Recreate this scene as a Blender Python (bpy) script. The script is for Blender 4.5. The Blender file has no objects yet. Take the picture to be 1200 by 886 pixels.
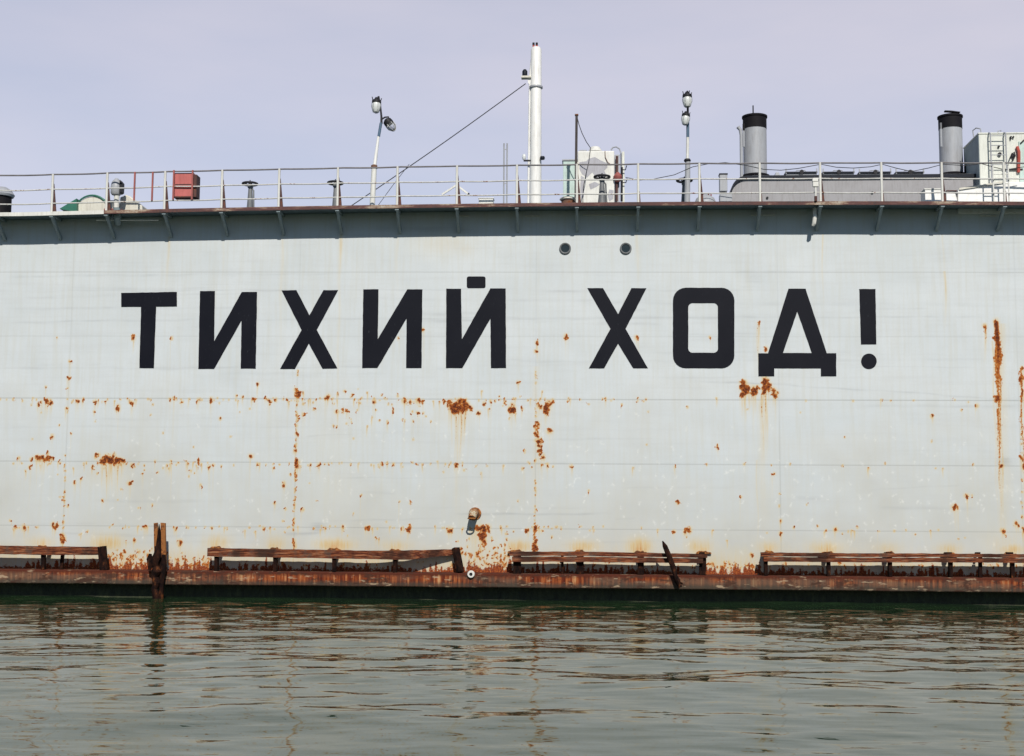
import bpy, bmesh, math, random
import numpy as np
from mathutils import Vector, Matrix, noise as mnoise
random.seed(7)
rng = np.random.default_rng(11)
PI = math.pi
scn = bpy.context.scene
COL = scn.collection

# ------------------------------------------------------------------ camera
F, YAW, PIT, ROL, DIST, EYE = 1600.0, 0.0572, 0.1038, 0.0064, 36.83, 2.10
cam = bpy.data.cameras.new('camera')
camo = bpy.data.objects.new('camera', cam); COL.objects.link(camo); scn.camera = camo
cam.sensor_width = 36; cam.lens = 36*F/1200; cam.clip_end = 3000; cam.clip_start = .1
fw = Vector((-math.sin(YAW)*math.cos(PIT), math.cos(YAW)*math.cos(PIT), math.sin(PIT)))
r_ = Vector((math.cos(YAW), math.sin(YAW), 0)); u_ = r_.cross(fw)
R2 = math.cos(ROL)*r_ + math.sin(ROL)*u_; U2 = -math.sin(ROL)*r_ + math.cos(ROL)*u_
CAMP = Vector((0, -DIST, EYE))
camo.matrix_world = Matrix(((R2.x, U2.x, -fw.x, CAMP.x), (R2.y, U2.y, -fw.y, CAMP.y), (R2.z, U2.z, -fw.z, CAMP.z), (0, 0, 0, 1)))

# ------------------------------------------------------------------ world and sun
HAZE = .80
SUN_EL, SUN_AZ = 38.0, 10.0       # azimuth: degrees to the right of straight-on to the wall
w = bpy.data.worlds.new("World"); scn.world = w; w.use_nodes = True
nt = w.node_tree; nt.nodes.clear()
sky = nt.nodes.new('ShaderNodeTexSky'); sky.sky_type = 'NISHITA'; sky.sun_disc = False
sky.sun_elevation = math.radians(SUN_EL); sky.sun_rotation = math.radians(180-SUN_AZ)
sky.air_density = 1.2; sky.dust_density = .5; sky.ozone_density = 8.0
bg1 = nt.nodes.new('ShaderNodeBackground'); bg1.inputs[1].default_value = 0.052
bg2 = nt.nodes.new('ShaderNodeBackground'); bg2.inputs[0].default_value = (.535, .57, .77, 1); bg2.inputs[1].default_value = .66
# thin high haze, a little uneven
tc = nt.nodes.new('ShaderNodeTexCoord'); mp = nt.nodes.new('ShaderNodeMapping'); mp.inputs['Scale'].default_value = (1.6, 1.6, 6); mp.inputs['Rotation'].default_value = (0, math.radians(18), 0)
nz = nt.nodes.new('ShaderNodeTexNoise'); nz.inputs['Scale'].default_value = 1.9; nz.inputs['Detail'].default_value = 6; nz.inputs['Roughness'].default_value = .5
rp = nt.nodes.new('ShaderNodeValToRGB')
rp.color_ramp.elements[0].position = .3; rp.color_ramp.elements[0].color = (.56, .515, .535, 1)
rp.color_ramp.elements[1].position = .7; rp.color_ramp.elements[1].color = (.71, .61, .585, 1)
ad = nt.nodes.new('ShaderNodeAddShader'); wo = nt.nodes.new('ShaderNodeOutputWorld')
L = nt.links.new
L(tc.outputs['Generated'], mp.inputs[0]); L(mp.outputs[0], nz.inputs[0]); L(nz.outputs[0], rp.inputs[0]); L(rp.outputs[0], bg2.inputs[0])
sx = nt.nodes.new('ShaderNodeSeparateXYZ'); L(tc.outputs['Generated'], sx.inputs[0])      # the haze lies low, thinning upwards
mr = nt.nodes.new('ShaderNodeMapRange'); mr.inputs[1].default_value = .36; mr.inputs[2].default_value = .6; mr.inputs[3].default_value = HAZE; mr.inputs[4].default_value = HAZE*.12
m2 = nt.nodes.new('ShaderNodeMapRange'); m2.inputs[1].default_value = -.1; m2.inputs[2].default_value = .6; m2.inputs[3].default_value = .05; m2.inputs[4].default_value = 1
mm = nt.nodes.new('ShaderNodeMath'); mm.operation = 'MULTIPLY'                        # haze bank to the north, clearer behind the viewer
L(sx.outputs[1], m2.inputs[0]); L(sx.outputs[2], mr.inputs[0]); L(mr.outputs[0], mm.inputs[0]); L(m2.outputs[0], mm.inputs[1]); L(mm.outputs[0], bg2.inputs[1])
L(sky.outputs[0], bg1.inputs[0]); L(bg1.outputs[0], ad.inputs[0]); L(bg2.outputs[0], ad.inputs[1]); L(ad.outputs[0], wo.inputs[0])
sl = bpy.data.lights.new('sun', 'SUN'); sl.energy = 4.1; sl.angle = math.radians(.5); sl.color = (1, .945, .855)
so = bpy.data.objects.new('sun', sl); COL.objects.link(so)
el, az = math.radians(SUN_EL), math.radians(SUN_AZ)
sd = Vector((math.sin(az)*math.cos(el), -math.cos(az)*math.cos(el), math.sin(el)))
so.rotation_euler = (-sd).to_track_quat('-Z', 'Y').to_euler(); so.location = (10, -40, 40)
scn.view_settings.view_transform = 'Standard'; scn.view_settings.look = 'None'
scn.view_settings.exposure = 0; scn.view_settings.gamma = 1
scn.render.engine = 'CYCLES'

# ------------------------------------------------------------------ geometry helpers
def at(px, py, Y):
    """point on the plane y=Y that the photo pixel looks at"""
    d = R2*((px-600)/F) + U2*((443-py)/F) + fw
    return CAMP + d*((Y-CAMP.y)/d.y)

class MB:
    def __init__(s): s.v = []; s.f = []
    def add(s, vs, fs):
        o = len(s.v); s.v += [Vector(v) for v in vs]; s.f += [[i+o for i in f] for f in fs]; return s
    def box(s, a, b):
        x0, y0, z0 = a; x1, y1, z1 = b
        x0, x1 = sorted((x0, x1)); y0, y1 = sorted((y0, y1)); z0, z1 = sorted((z0, z1))
        return s.add([(x0,y0,z0),(x1,y0,z0),(x1,y1,z0),(x0,y1,z0),(x0,y0,z1),(x1,y0,z1),(x1,y1,z1),(x0,y1,z1)],
                     [[3,2,1,0],[4,5,6,7],[0,1,5,4],[1,2,6,5],[2,3,7,6],[3,0,4,7]])
    def tube(s, pts, r, n=8, cap=True):
        pts = [Vector(p) for p in pts]; rs = r if isinstance(r, (list, tuple)) else [r]*len(pts)
        vs = []; fs = []; ref = None
        for i, p in enumerate(pts):
            t = (pts[min(i+1, len(pts)-1)] - pts[max(i-1, 0)]).normalized()
            if ref is None: ref = Vector((0,0,1)) if abs(t.z) < .9 else Vector((1,0,0))
            a = t.cross(ref).normalized(); b = t.cross(a).normalized(); ref = -b if False else ref
            for k in range(n):
                an = 2*PI*k/n; vs.append(p + (a*math.cos(an)+b*math.sin(an))*rs[i])
        for i in range(len(pts)-1):
            for k in range(n):
                k2 = (k+1) % n; fs.append([i*n+k, i*n+k2, (i+1)*n+k2, (i+1)*n+k])
        if cap: fs += [list(range(n))[::-1], list(range((len(pts)-1)*n, len(pts)*n))]
        return s.add(vs, fs)
    def lathe(s, c, prof, n=24, ax='z'):
        c = Vector(c); vs = []; fs = []
        for (r, h) in prof:
            for k in range(n):
                an = 2*PI*k/n; x, y = r*math.cos(an), r*math.sin(an)
                vs.append(c + (Vector((x, y, h)) if ax == 'z' else Vector((x, h, y)) if ax == 'y' else Vector((h, x, y))))
        for i in range(len(prof)-1):
            for k in range(n):
                k2 = (k+1) % n; fs.append([i*n+k, i*n+k2, (i+1)*n+k2, (i+1)*n+k])
        fs += [list(range(n))[::-1], list(range((len(prof)-1)*n, len(prof)*n))]
        return s.add(vs, fs)
    def torus(s, c, R, r, n=24, m=8, ax='z', tilt=None):
        c = Vector(c); vs = []; fs = []
        for i in range(n):
            a = 2*PI*i/n
            for k in range(m):
                b = 2*PI*k/m; q = R + r*math.cos(b); x, y, h = q*math.cos(a), q*math.sin(a), r*math.sin(b)
                p = Vector((x, y, h)) if ax == 'z' else Vector((x, h, y)) if ax == 'y' else Vector((h, x, y))
                if tilt: p = tilt @ p
                vs.append(c+p)
                fs.append([i*m+k, ((i+1) % n)*m+k, ((i+1) % n)*m+(k+1) % m, i*m+(k+1) % m])
        return s.add(vs, fs)
    def prism(s, poly, y0, y1):
        """poly: list of (x, z) in the wall plane"""
        n = len(poly); vs = [(x, y0, z) for x, z in poly] + [(x, y1, z) for x, z in poly]
        fs = [list(range(n)), list(range(n, 2*n))[::-1]] + [[i, n+i, n+(i+1) % n, (i+1) % n] for i in range(n)]
        return s.add(vs, fs)
    def beam(s, a, b, wx, wz):
        """box section bar between two points"""
        a, b = Vector(a), Vector(b); t = (b-a).normalized()
        sx = t.cross(Vector((0,0,1))); sx = sx.normalized() if sx.length > .01 else Vector((1,0,0)); sz = sx.cross(t).normalized()
        vs = [p + sx*i*wx/2 + sz*j*wz/2 for p in (a, b) for i, j in ((-1,-1),(1,-1),(1,1),(-1,1))]
        return s.add(vs, [[0,1,2,3],[7,6,5,4],[0,4,5,1],[1,5,6,2],[2,6,7,3],[3,7,4,0]])
    def build(s, name, m, parent=None, smooth=False, bevel=0, fix=True):
        off = parent_world(parent)
        me = bpy.data.meshes.new(name); me.from_pydata([v-off for v in s.v], [], s.f); me.update()
        if fix or bevel:
            bm = bmesh.new(); bm.from_mesh(me)
            bmesh.ops.recalc_face_normals(bm, faces=bm.faces)
            if bevel: bmesh.ops.bevel(bm, geom=[e for e in bm.edges if e.is_manifold and e.calc_face_angle(0) > .5], offset=bevel, segments=2, affect='EDGES', profile=.6)
            bm.to_mesh(me); bm.free()
        me.materials.append(m)
        if smooth:
            me.polygons.foreach_set('use_smooth', [True]*len(me.polygons))
            me.set_sharp_from_angle(angle=math.radians(38))
        o = bpy.data.objects.new(name, me); COL.objects.link(o)
        if parent: o.parent = parent
        else: pass
        return o
def parent_world(p):
    v = Vector((0, 0, 0))
    while p: v = v + p.location; p = p.parent
    return v
def thing(name, label, cat, loc, group=None):
    o = bpy.data.objects.new(name, None); COL.objects.link(o); o.location = loc; o.empty_display_size = .3
    o['label'] = label; o['category'] = cat
    if group: o['group'] = group
    return o
def copy_tree(o, loc, label):
    def rec(a, par):
        c = a.copy(); COL.objects.link(c); c.parent = par
        for ch in [k for k in COL.objects if k.parent == a]: rec(ch, c)
        return c
    c = rec(o, None); c.location = loc; c['label'] = label; return c

# ------------------------------------------------------------------ material helpers
class NT:
    def __init__(s, name):
        s.m = bpy.data.materials.new(name); s.m.use_nodes = True; s.t = s.m.node_tree
        s.b = s.t.nodes['Principled BSDF']
    def n(s, ty, **kw):
        nd = s.t.nodes.new('ShaderNode'+ty)
        for k, v in kw.items():
            if k in nd.inputs: nd.inputs[k].default_value = v
            else: setattr(nd, k, v)
        return nd
    def l(s, a, b): s.t.links.new(a, b); return b
    def coord(s, scale=(1, 1, 1)):
        c = s.n('TexCoord'); m = s.n('Mapping'); m.inputs['Scale'].default_value = scale
        s.l(c.outputs['Object'], m.inputs[0]); return m.outputs[0]
    def noise(s, vec, scale, detail=4, rough=.55):
        n = s.n('TexNoise'); n.inputs['Scale'].default_value = scale; n.inputs['Detail'].default_value = detail; n.inputs['Roughness'].default_value = rough
        s.l(vec, n.inputs['Vector']); return n.outputs[0]
    def ramp(s, fac, stops):
        r = s.n('ValToRGB'); e = r.color_ramp.elements
        while len(e) < len(stops): e.new(.5)
        for k, (p, c) in enumerate(stops):
            e[k].position = p; e[k].color = (c, c, c, 1) if isinstance(c, (int, float)) else (*c, 1)
        s.l(fac, r.inputs[0]); return r.outputs[0]
    def math(s, op, a, b=None, clamp=False):
        m = s.n('Math', operation=op, use_clamp=clamp)
        for i, q in enumerate((a, b)):
            if q is None: continue
            if isinstance(q, (int, float)): m.inputs[i].default_value = q
            else: s.l(q, m.inputs[i])
        return m.outputs[0]
    def mix(s, fac, a, b, mode='MIX'):
        m = s.n('Mix', data_type='RGBA', blend_type=mode)
        for i, q in ((0, fac), (6, a), (7, b)):
            if isinstance(q, (int, float)): m.inputs[i].default_value = q
            elif isinstance(q, tuple): m.inputs[i].default_value = (*q, 1)
            else: s.l(q, m.inputs[i])
        return m.outputs[2]
    def bump(s, h, strength=.3, dist=.01):
        b = s.n('Bump'); b.inputs['Strength'].default_value = strength; b.inputs['Distance'].default_value = dist
        s.l(h, b.inputs['Height']); s.l(b.outputs[0], s.b.inputs['Normal'])

def paint(name, c, rough=.5, rust=.0, var=.12, metal=0, scale=1, streak=True, rustcol=(.20, .065, .022)):
    """weathered paint: tint variation, dirt streaks, rust showing through; rust 0..1"""
    t = NT(name); v = t.coord(); vs = t.coord((9*scale, 9*scale, 1.3*scale) if streak else (3*scale,)*3)
    a = t.noise(v, 3*scale, 5); b = t.noise(vs, 2, 5, .6); g = t.noise(v, 26*scale, 5, .65)
    col = t.mix(t.ramp(a, [(.3, 0.), (.7, 1.)]), tuple(x*(1-var) for x in c), tuple(min(1, x*(1+var*.6)) for x in c))
    col = t.mix(t.ramp(b, [(.48, 0.), (.75, .45)]), col, tuple(x*.55*k for x, k in zip(c, (1.05, .95, .85))))
    if rust:
        th = .72-.3*rust
        f = t.ramp(t.math('ADD', t.math('MULTIPLY', a, .6), t.math('MULTIPLY', g, .4)), [(th, 0.), (th+.045, 1.)])
        rc = t.ramp(g, [(.35, tuple(x*.35 for x in rustcol)), (.6, rustcol), (.75, tuple(min(1, x*1.8) for x in rustcol))])
        col = t.mix(f, col, rc)
        t.l(t.math('ADD', t.math('MULTIPLY', f, .35), rough, True), t.b.inputs['Roughness'])
    else: t.b.inputs['Roughness'].default_value = rough
    t.l(col, t.b.inputs['Base Color']); t.b.inputs['Metallic'].default_value = metal; t.b.inputs['Specular IOR Level'].default_value = .15 if max(c) < .1 else .4
    t.bump(t.math('ADD', g, a), .25, .006)
    return t.m

M = {}
M['white'] = paint('white_paint', (.74, .74, .70), .45, .12)
M['darkgrey'] = paint('dark_grey_paint', (.17, .18, .19), .5, .2, .2)
M['mast'] = paint('mast_paint', (.85, .85, .83), .35, .04, .05)
M['fresh'] = paint('fresh_white_paint', (.90, .90, .88), .4, 0, .03, streak=False)
M['rail'] = paint('rail_paint', (.62, .62, .60), .5, .5, .2)
M['railrust'] = paint('rail_rust', (.20, .19, .20), .6, .35, .3)
M['raildark'] = paint('stanchion_foot', (.10, .045, .04), .7, .5, .3)
M['redpipe'] = paint('red_rail_paint', (.34, .10, .09), .6, .3, .2)
M['redbox'] = paint('red_locker_paint', (.52, .14, .13), .5, .15, .12)
M['grey'] = paint('grey_paint', (.38, .395, .425), .45, .04, .05)
M['casing'] = paint('casing_paint', (.32, .315, .33), .5, .08, .08)
M['black'] = paint('soot_black', (.011, .010, .013), .7, .25, .3, rustcol=(.07, .03, .02))
M['darkmetal'] = paint('dark_metal', (.03, .03, .035), .5, .2, .3)
M['navy'] = paint('navy_trim', (.014, .018, .028), .5, .1, .2)
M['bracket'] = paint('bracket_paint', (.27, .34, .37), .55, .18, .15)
M['deckunder'] = paint('soffit_paint', (.12, .17, .20), .6, .25, .2)
M['green'] = paint('green_paint', (.03, .16, .11), .5, .15, .2)
M['mint'] = paint('mint_paint', (.71, .73, .67), .5, .10, .1)
M['mintdark'] = paint('side_shade_paint', (.50, .56, .55), .5, .10, .1)  # darker copy of the mint, with the side's shade in the colour
M['cream'] = paint('cream_paint', (.66, .64, .56), .5, .35, .12)
M['palegreen'] = paint('pale_green_paint', (.50, .63, .59), .5, .05, .1)
M['brown'] = paint('brown_rusty_steel', (.18, .10, .07), .8, .7, .3)
M['postdark'] = paint('dark_post_paint', (.07, .06, .06), .7, .3, .3)
M['stub'] = paint('rusted_stub_paint', (.52, .47, .34), .6, .85, .25, rustcol=(.30, .11, .03))
M['stake'] = paint('stake_rust', (.34, .13, .035), .9, .75, .4, rustcol=(.13, .045, .018))
M['rustiron'] = paint('rusty_iron', (.16, .06, .022), .9, .8, .4, rustcol=(.42, .16, .04))
M['cable'] = paint('cable_steel', (.06, .06, .065), .6, 0, .2)
M['blue'] = paint('blue_grey_paint', (.10, .17, .26), .5, .05, .2)
M['amber'] = paint('red_paint', (.45, .08, .06), .5)
M['patch'] = paint('grey_patch_paint', (.42, .42, .46), .6, .05, .1)

def edge_mat():
    t = NT('deck_edge_paint'); v = t.coord((.35, 1, 2)); f = t.noise(v, 2.2, 6, .7); g = t.noise(t.coord(), 20, 4)
    c = t.ramp(f, [(.36, (.055, .030, .030)), (.5, (.115, .045, .042)), (.57, (.34, .25, .18)), (.66, (.48, .45, .39))])
    c = t.mix(t.ramp(g, [(.5, 0.), (.65, .7)]), c, (.14, .05, .03))
    t.l(c, t.b.inputs['Base Color']); t.b.inputs['Roughness'].default_value = .75; t.bump(g, .4, .01); return t.m
M['edge'] = edge_mat()
def wood_mat():
    t = NT('weathered_timber'); v = t.coord((.9, 9, 14)); f = t.noise(v, 2.4, 7, .7); g = t.noise(t.coord(), 5, 4, .6); h = t.noise(t.coord((1.2, 1, 1)), 1.1, 3)
    c = t.ramp(f, [(.33, (.014, .007, .006)), (.46, (.11, .030, .018)), (.56, (.26, .085, .035)), (.70, (.42, .25, .15))])
    c = t.mix(t.ramp(g, [(.5, 0.), (.66, .7)]), c, (.10, .07, .055))
    c = t.mix(t.ramp(h, [(.52, 0.), (.62, .75)]), c, (.035, .018, .014))
    t.l(c, t.b.inputs['Base Color']); t.b.inputs['Roughness'].default_value = .9; t.b.inputs['Specular IOR Level'].default_value = .1; t.bump(f, .9, .03); return t.m
M['wood'] = wood_mat()
def rustpost_mat():
    t = NT('rusted_bracket_iron'); g = t.noise(t.coord((1, 1, .6)), 7, 6, .65)
    c = t.ramp(g, [(.40, (.007, .004, .004)), (.58, (.028, .011, .007)), (.72, (.20, .065, .02))])
    t.l(c, t.b.inputs['Base Color']); t.b.inputs['Roughness'].default_value = .95; t.b.inputs['Specular IOR Level'].default_value = .1; t.bump(g, .8, .02); return t.m
M['rustpost'] = rustpost_mat()
def ledge_mat():
    t = NT('rubbing_ledge_rust'); v = t.coord((7, 1, .35)); f = t.noise(v, 1.6, 6, .65); g = t.noise(t.coord((.25, 1, 1)), 1.3, 3); k = t.noise(t.coord(), 22, 4)
    c = t.ramp(f, [(.32, (.02, .007, .006)), (.45, (.12, .022, .010)), (.57, (.32, .085, .025)), (.69, (.55, .33, .16))])
    c = t.mix(t.ramp(g, [(.48, 0.), (.58, .7)]), c, (.12, .085, .06))
    z = t.n('SeparateXYZ'); tc = t.n('TexCoord'); t.l(tc.outputs['Object'], z.inputs[0])
    hi = t.ramp(t.math('ADD', z.outputs[2], t.math('MULTIPLY', k, .12)), [(.64, 0.), (.72, 1.)])
    c = t.mix(hi, c, (.085, .022, .012))
    lo = t.ramp(t.math('ADD', z.outputs[2], t.math('MULTIPLY', f, .12)), [(.47, 1.), (.56, 0.)])
    c = t.mix(t.math('MULTIPLY', lo, .8), c, (.05, .045, .035))
    blot = t.noise(t.coord((1, 1, 2.2)), 2.6, 5, .65)
    c = t.mix(t.ramp(blot, [(.52, 0.), (.6, .85)]), c, (.055, .026, .018))
    c = t.mix(t.ramp(t.noise(t.coord((.8, 1, 3)), 3.7, 4, .6), [(.6, 0.), (.68, .7)]), c, (.44, .33, .22))
    t.l(c, t.b.inputs['Base Color']); t.b.inputs['Roughness'].default_value = .85; t.b.inputs['Specular IOR Level'].default_value = .15; t.bump(k, .5, .015); return t.m
M['ledge'] = ledge_mat()
def algae_mat():
    t = NT('algae_hull'); f = t.noise(t.coord((3, 1, 1)), 3, 6, .7)
    c = t.ramp(f, [(.3, (.012, .013, .008)), (.55, (.035, .042, .018)), (.72, (.075, .08, .035))])
    t.l(c, t.b.inputs['Base Color']); t.b.inputs['Roughness'].default_value = .7; t.bump(f, .8, .03); return t.m
M['algae'] = algae_mat()
def glass_mat(name, c, tr):
    t = NT(name); t.b.inputs['Base Color'].default_value = (*c, 1); t.b.inputs['Roughness'].default_value = .12
    t.b.inputs['Transmission Weight'].default_value = tr; t.b.inputs['IOR'].default_value = 1.45
    n = t.noise(t.coord(), 6); t.l(t.ramp(n, [(.3, .08), (.7, .25)]), t.b.inputs['Roughness']); return t.m
M['lampglass'] = glass_mat('milky_lamp_glass', (.80, .83, .82), .15)
M['clearglass'] = glass_mat('clear_lamp_glass', (.95, .95, .93), .95)
M['darkglass'] = glass_mat('porthole_glass', (.02, .03, .035), 0)

def letter_mat():
    t = NT('letter_paint'); f = t.noise(t.coord(), 1.2, 5); g = t.noise(t.coord((1, 1, .4)), 14, 5, .7)
    c = t.ramp(f, [(.3, (.0055, .0062, .0115)), (.7, (.0085, .0092, .015))])
    c = t.mix(t.ramp(g, [(.62, 0.), (.74, .6)]), c, (.045, .05, .06))
    t.l(c, t.b.inputs['Base Color']); t.b.inputs['Roughness'].default_value = .45; t.b.inputs['Specular IOR Level'].default_value = .12; t.bump(g, .1, .003); return t.m
M['letter'] = letter_mat()

# ------------------------------------------------------------------ THE DOCK
DECK0 = at(700, 237.5, -.8).z
def deckz(x):
    return DECK0 + .01 - .0006*min(abs(x-1.5), 17)**2
ZL0, ZL1 = at(600, 688.6, -.6).z, at(600, 672.6, -.6).z     # rubbing ledge bottom and top
XL, XR = -42., 42.
dock = thing('floating_dock', 'long grey-white steel dock wall with black Cyrillic lettering and rust stains, rising from the water', 'floating dock', (0, 0, 0))

def hull_mat():
    t = NT('hull_paint')
    at1 = t.n('Attribute', attribute_name='stain'); sp = t.n('SeparateColor'); t.l(at1.outputs['Color'], sp.inputs[0])
    rust, yel, gri = sp.outputs
    at2 = t.n('Attribute', attribute_name='mark'); s2 = t.n('SeparateColor'); t.l(at2.outputs['Color'], s2.inputs[0])
    light, seam, redb = s2.outputs
    v = t.coord(); n1 = t.noise(v, .45, 4); n2 = t.noise(t.coord((6, 1, .35)), 1.5, 5, .6); n3 = t.noise(t.coord((.25, 1, 5)), 1.6, 5, .6)
    fine = t.noise(v, 16, 6, .7); fine2 = t.noise(v, 42, 4, .65)
    c = t.mix(t.ramp(n1, [(.35, 0.), (.65, 1.)]), (.56, .605, .63), (.615, .655, .68))
    sz = t.n('SeparateXYZ'); t.l(v, sz.inputs[0])                     # grime washed up from the waterline, uneven
    lowd = t.math('ADD', t.math('MULTIPLY', sz.outputs[2], -.085), t.math('MULTIPLY', n1, .9))
    c = t.mix(t.ramp(lowd, [(-.12+.0, 0.), (.42, .9)]), c, (.475, .48, .445))
    c = t.mix(t.ramp(n2, [(.45, 0.), (.75, .5)]), c, (.53, .53, .47))
    c = t.mix(t.ramp(n3, [(.5, 0.), (.72, .28)]), c, (.50, .52, .53))
    c = t.mix(t.ramp(fine, [(.35, .14), (.55, 0.)]), c, (.50, .52, .50))
    c = t.mix(t.math('MULTIPLY', gri, t.ramp(n3, [(.35, .25), (.65, 1.)])), c, (.26, .28, .30))
    c = t.mix(t.math('MULTIPLY', seam, .8), c, (.27, .28, .27))
    lt = t.math('MULTIPLY', light, t.ramp(fine, [(.42, 0.), (.6, 1.)]))
    c = t.mix(t.math('MULTIPLY', lt, .55), c, (.80, .81, .78))
    ym = t.math('MULTIPLY', yel, t.ramp(t.noise(t.coord((10, 1, .8)), 2, 5, .6), [(.3, .45), (.65, 1.)]), True)
    c = t.mix(t.ramp(ym, [(0., 0.), (.5, .62), (1., .95)]), c, t.ramp(ym, [(0., (.66, .57, .36)), (.5, (.60, .41, .12)), (1., (.48, .20, .04))]))
    nn = t.math('ADD', t.math('MULTIPLY', fine, .65), t.math('MULTIPLY', fine2, .35))
    rm = t.math('ADD', rust, t.math('MULTIPLY', t.math('SUBTRACT', nn, .5), 1.9))
    rf = t.ramp(rm, [(.36, 0.), (.47, 1.)])
    rfm = t.math('MULTIPLY', rf, t.ramp(rust, [(.03, 0.), (.12, 1.)]))
    rc = t.ramp(t.math('ADD', rm, t.math('MULTIPLY', t.math('SUBTRACT', fine2, .5), .8)), [(.34, (.50, .25, .07)), (.5, (.46, .15, .022)), (.78, (.24, .05, .010)), (1., (.07, .018, .008))])
    c = t.mix(rfm, c, rc)
    # dark red-brown corroded base
    rb = t.math('ADD', redb, t.math('MULTIPLY', t.math('SUBTRACT', nn, .5), 1.9))
    bf = t.math('MULTIPLY', t.ramp(rb, [(.42, 0.), (.52, 1.)]), t.ramp(redb, [(.03, 0.), (.1, 1.)]))
    bc = t.ramp(fine2, [(.34, (.045, .014, .010)), (.5, (.20, .035, .012)), (.62, (.42, .12, .022)), (.74, (.52, .28, .10))])
    c = t.mix(bf, c, bc)
    t.l(c, t.b.inputs['Base Color'])
    t.l(t.math('ADD', t.math('MULTIPLY', t.math('MAXIMUM', rfm, bf), .35), .55), t.b.inputs['Roughness'])
    t.b.inputs['Specular IOR Level'].default_value = .3
    hh = t.math('SUBTRACT', t.math('ADD', t.math('MULTIPLY', rfm, nn), t.math('MULTIPLY', t.noise(t.coord((1, 1, 1)), 1.0, 1), 5.5)), seam)
    t.bump(hh, .35, .012); return t.m

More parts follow.
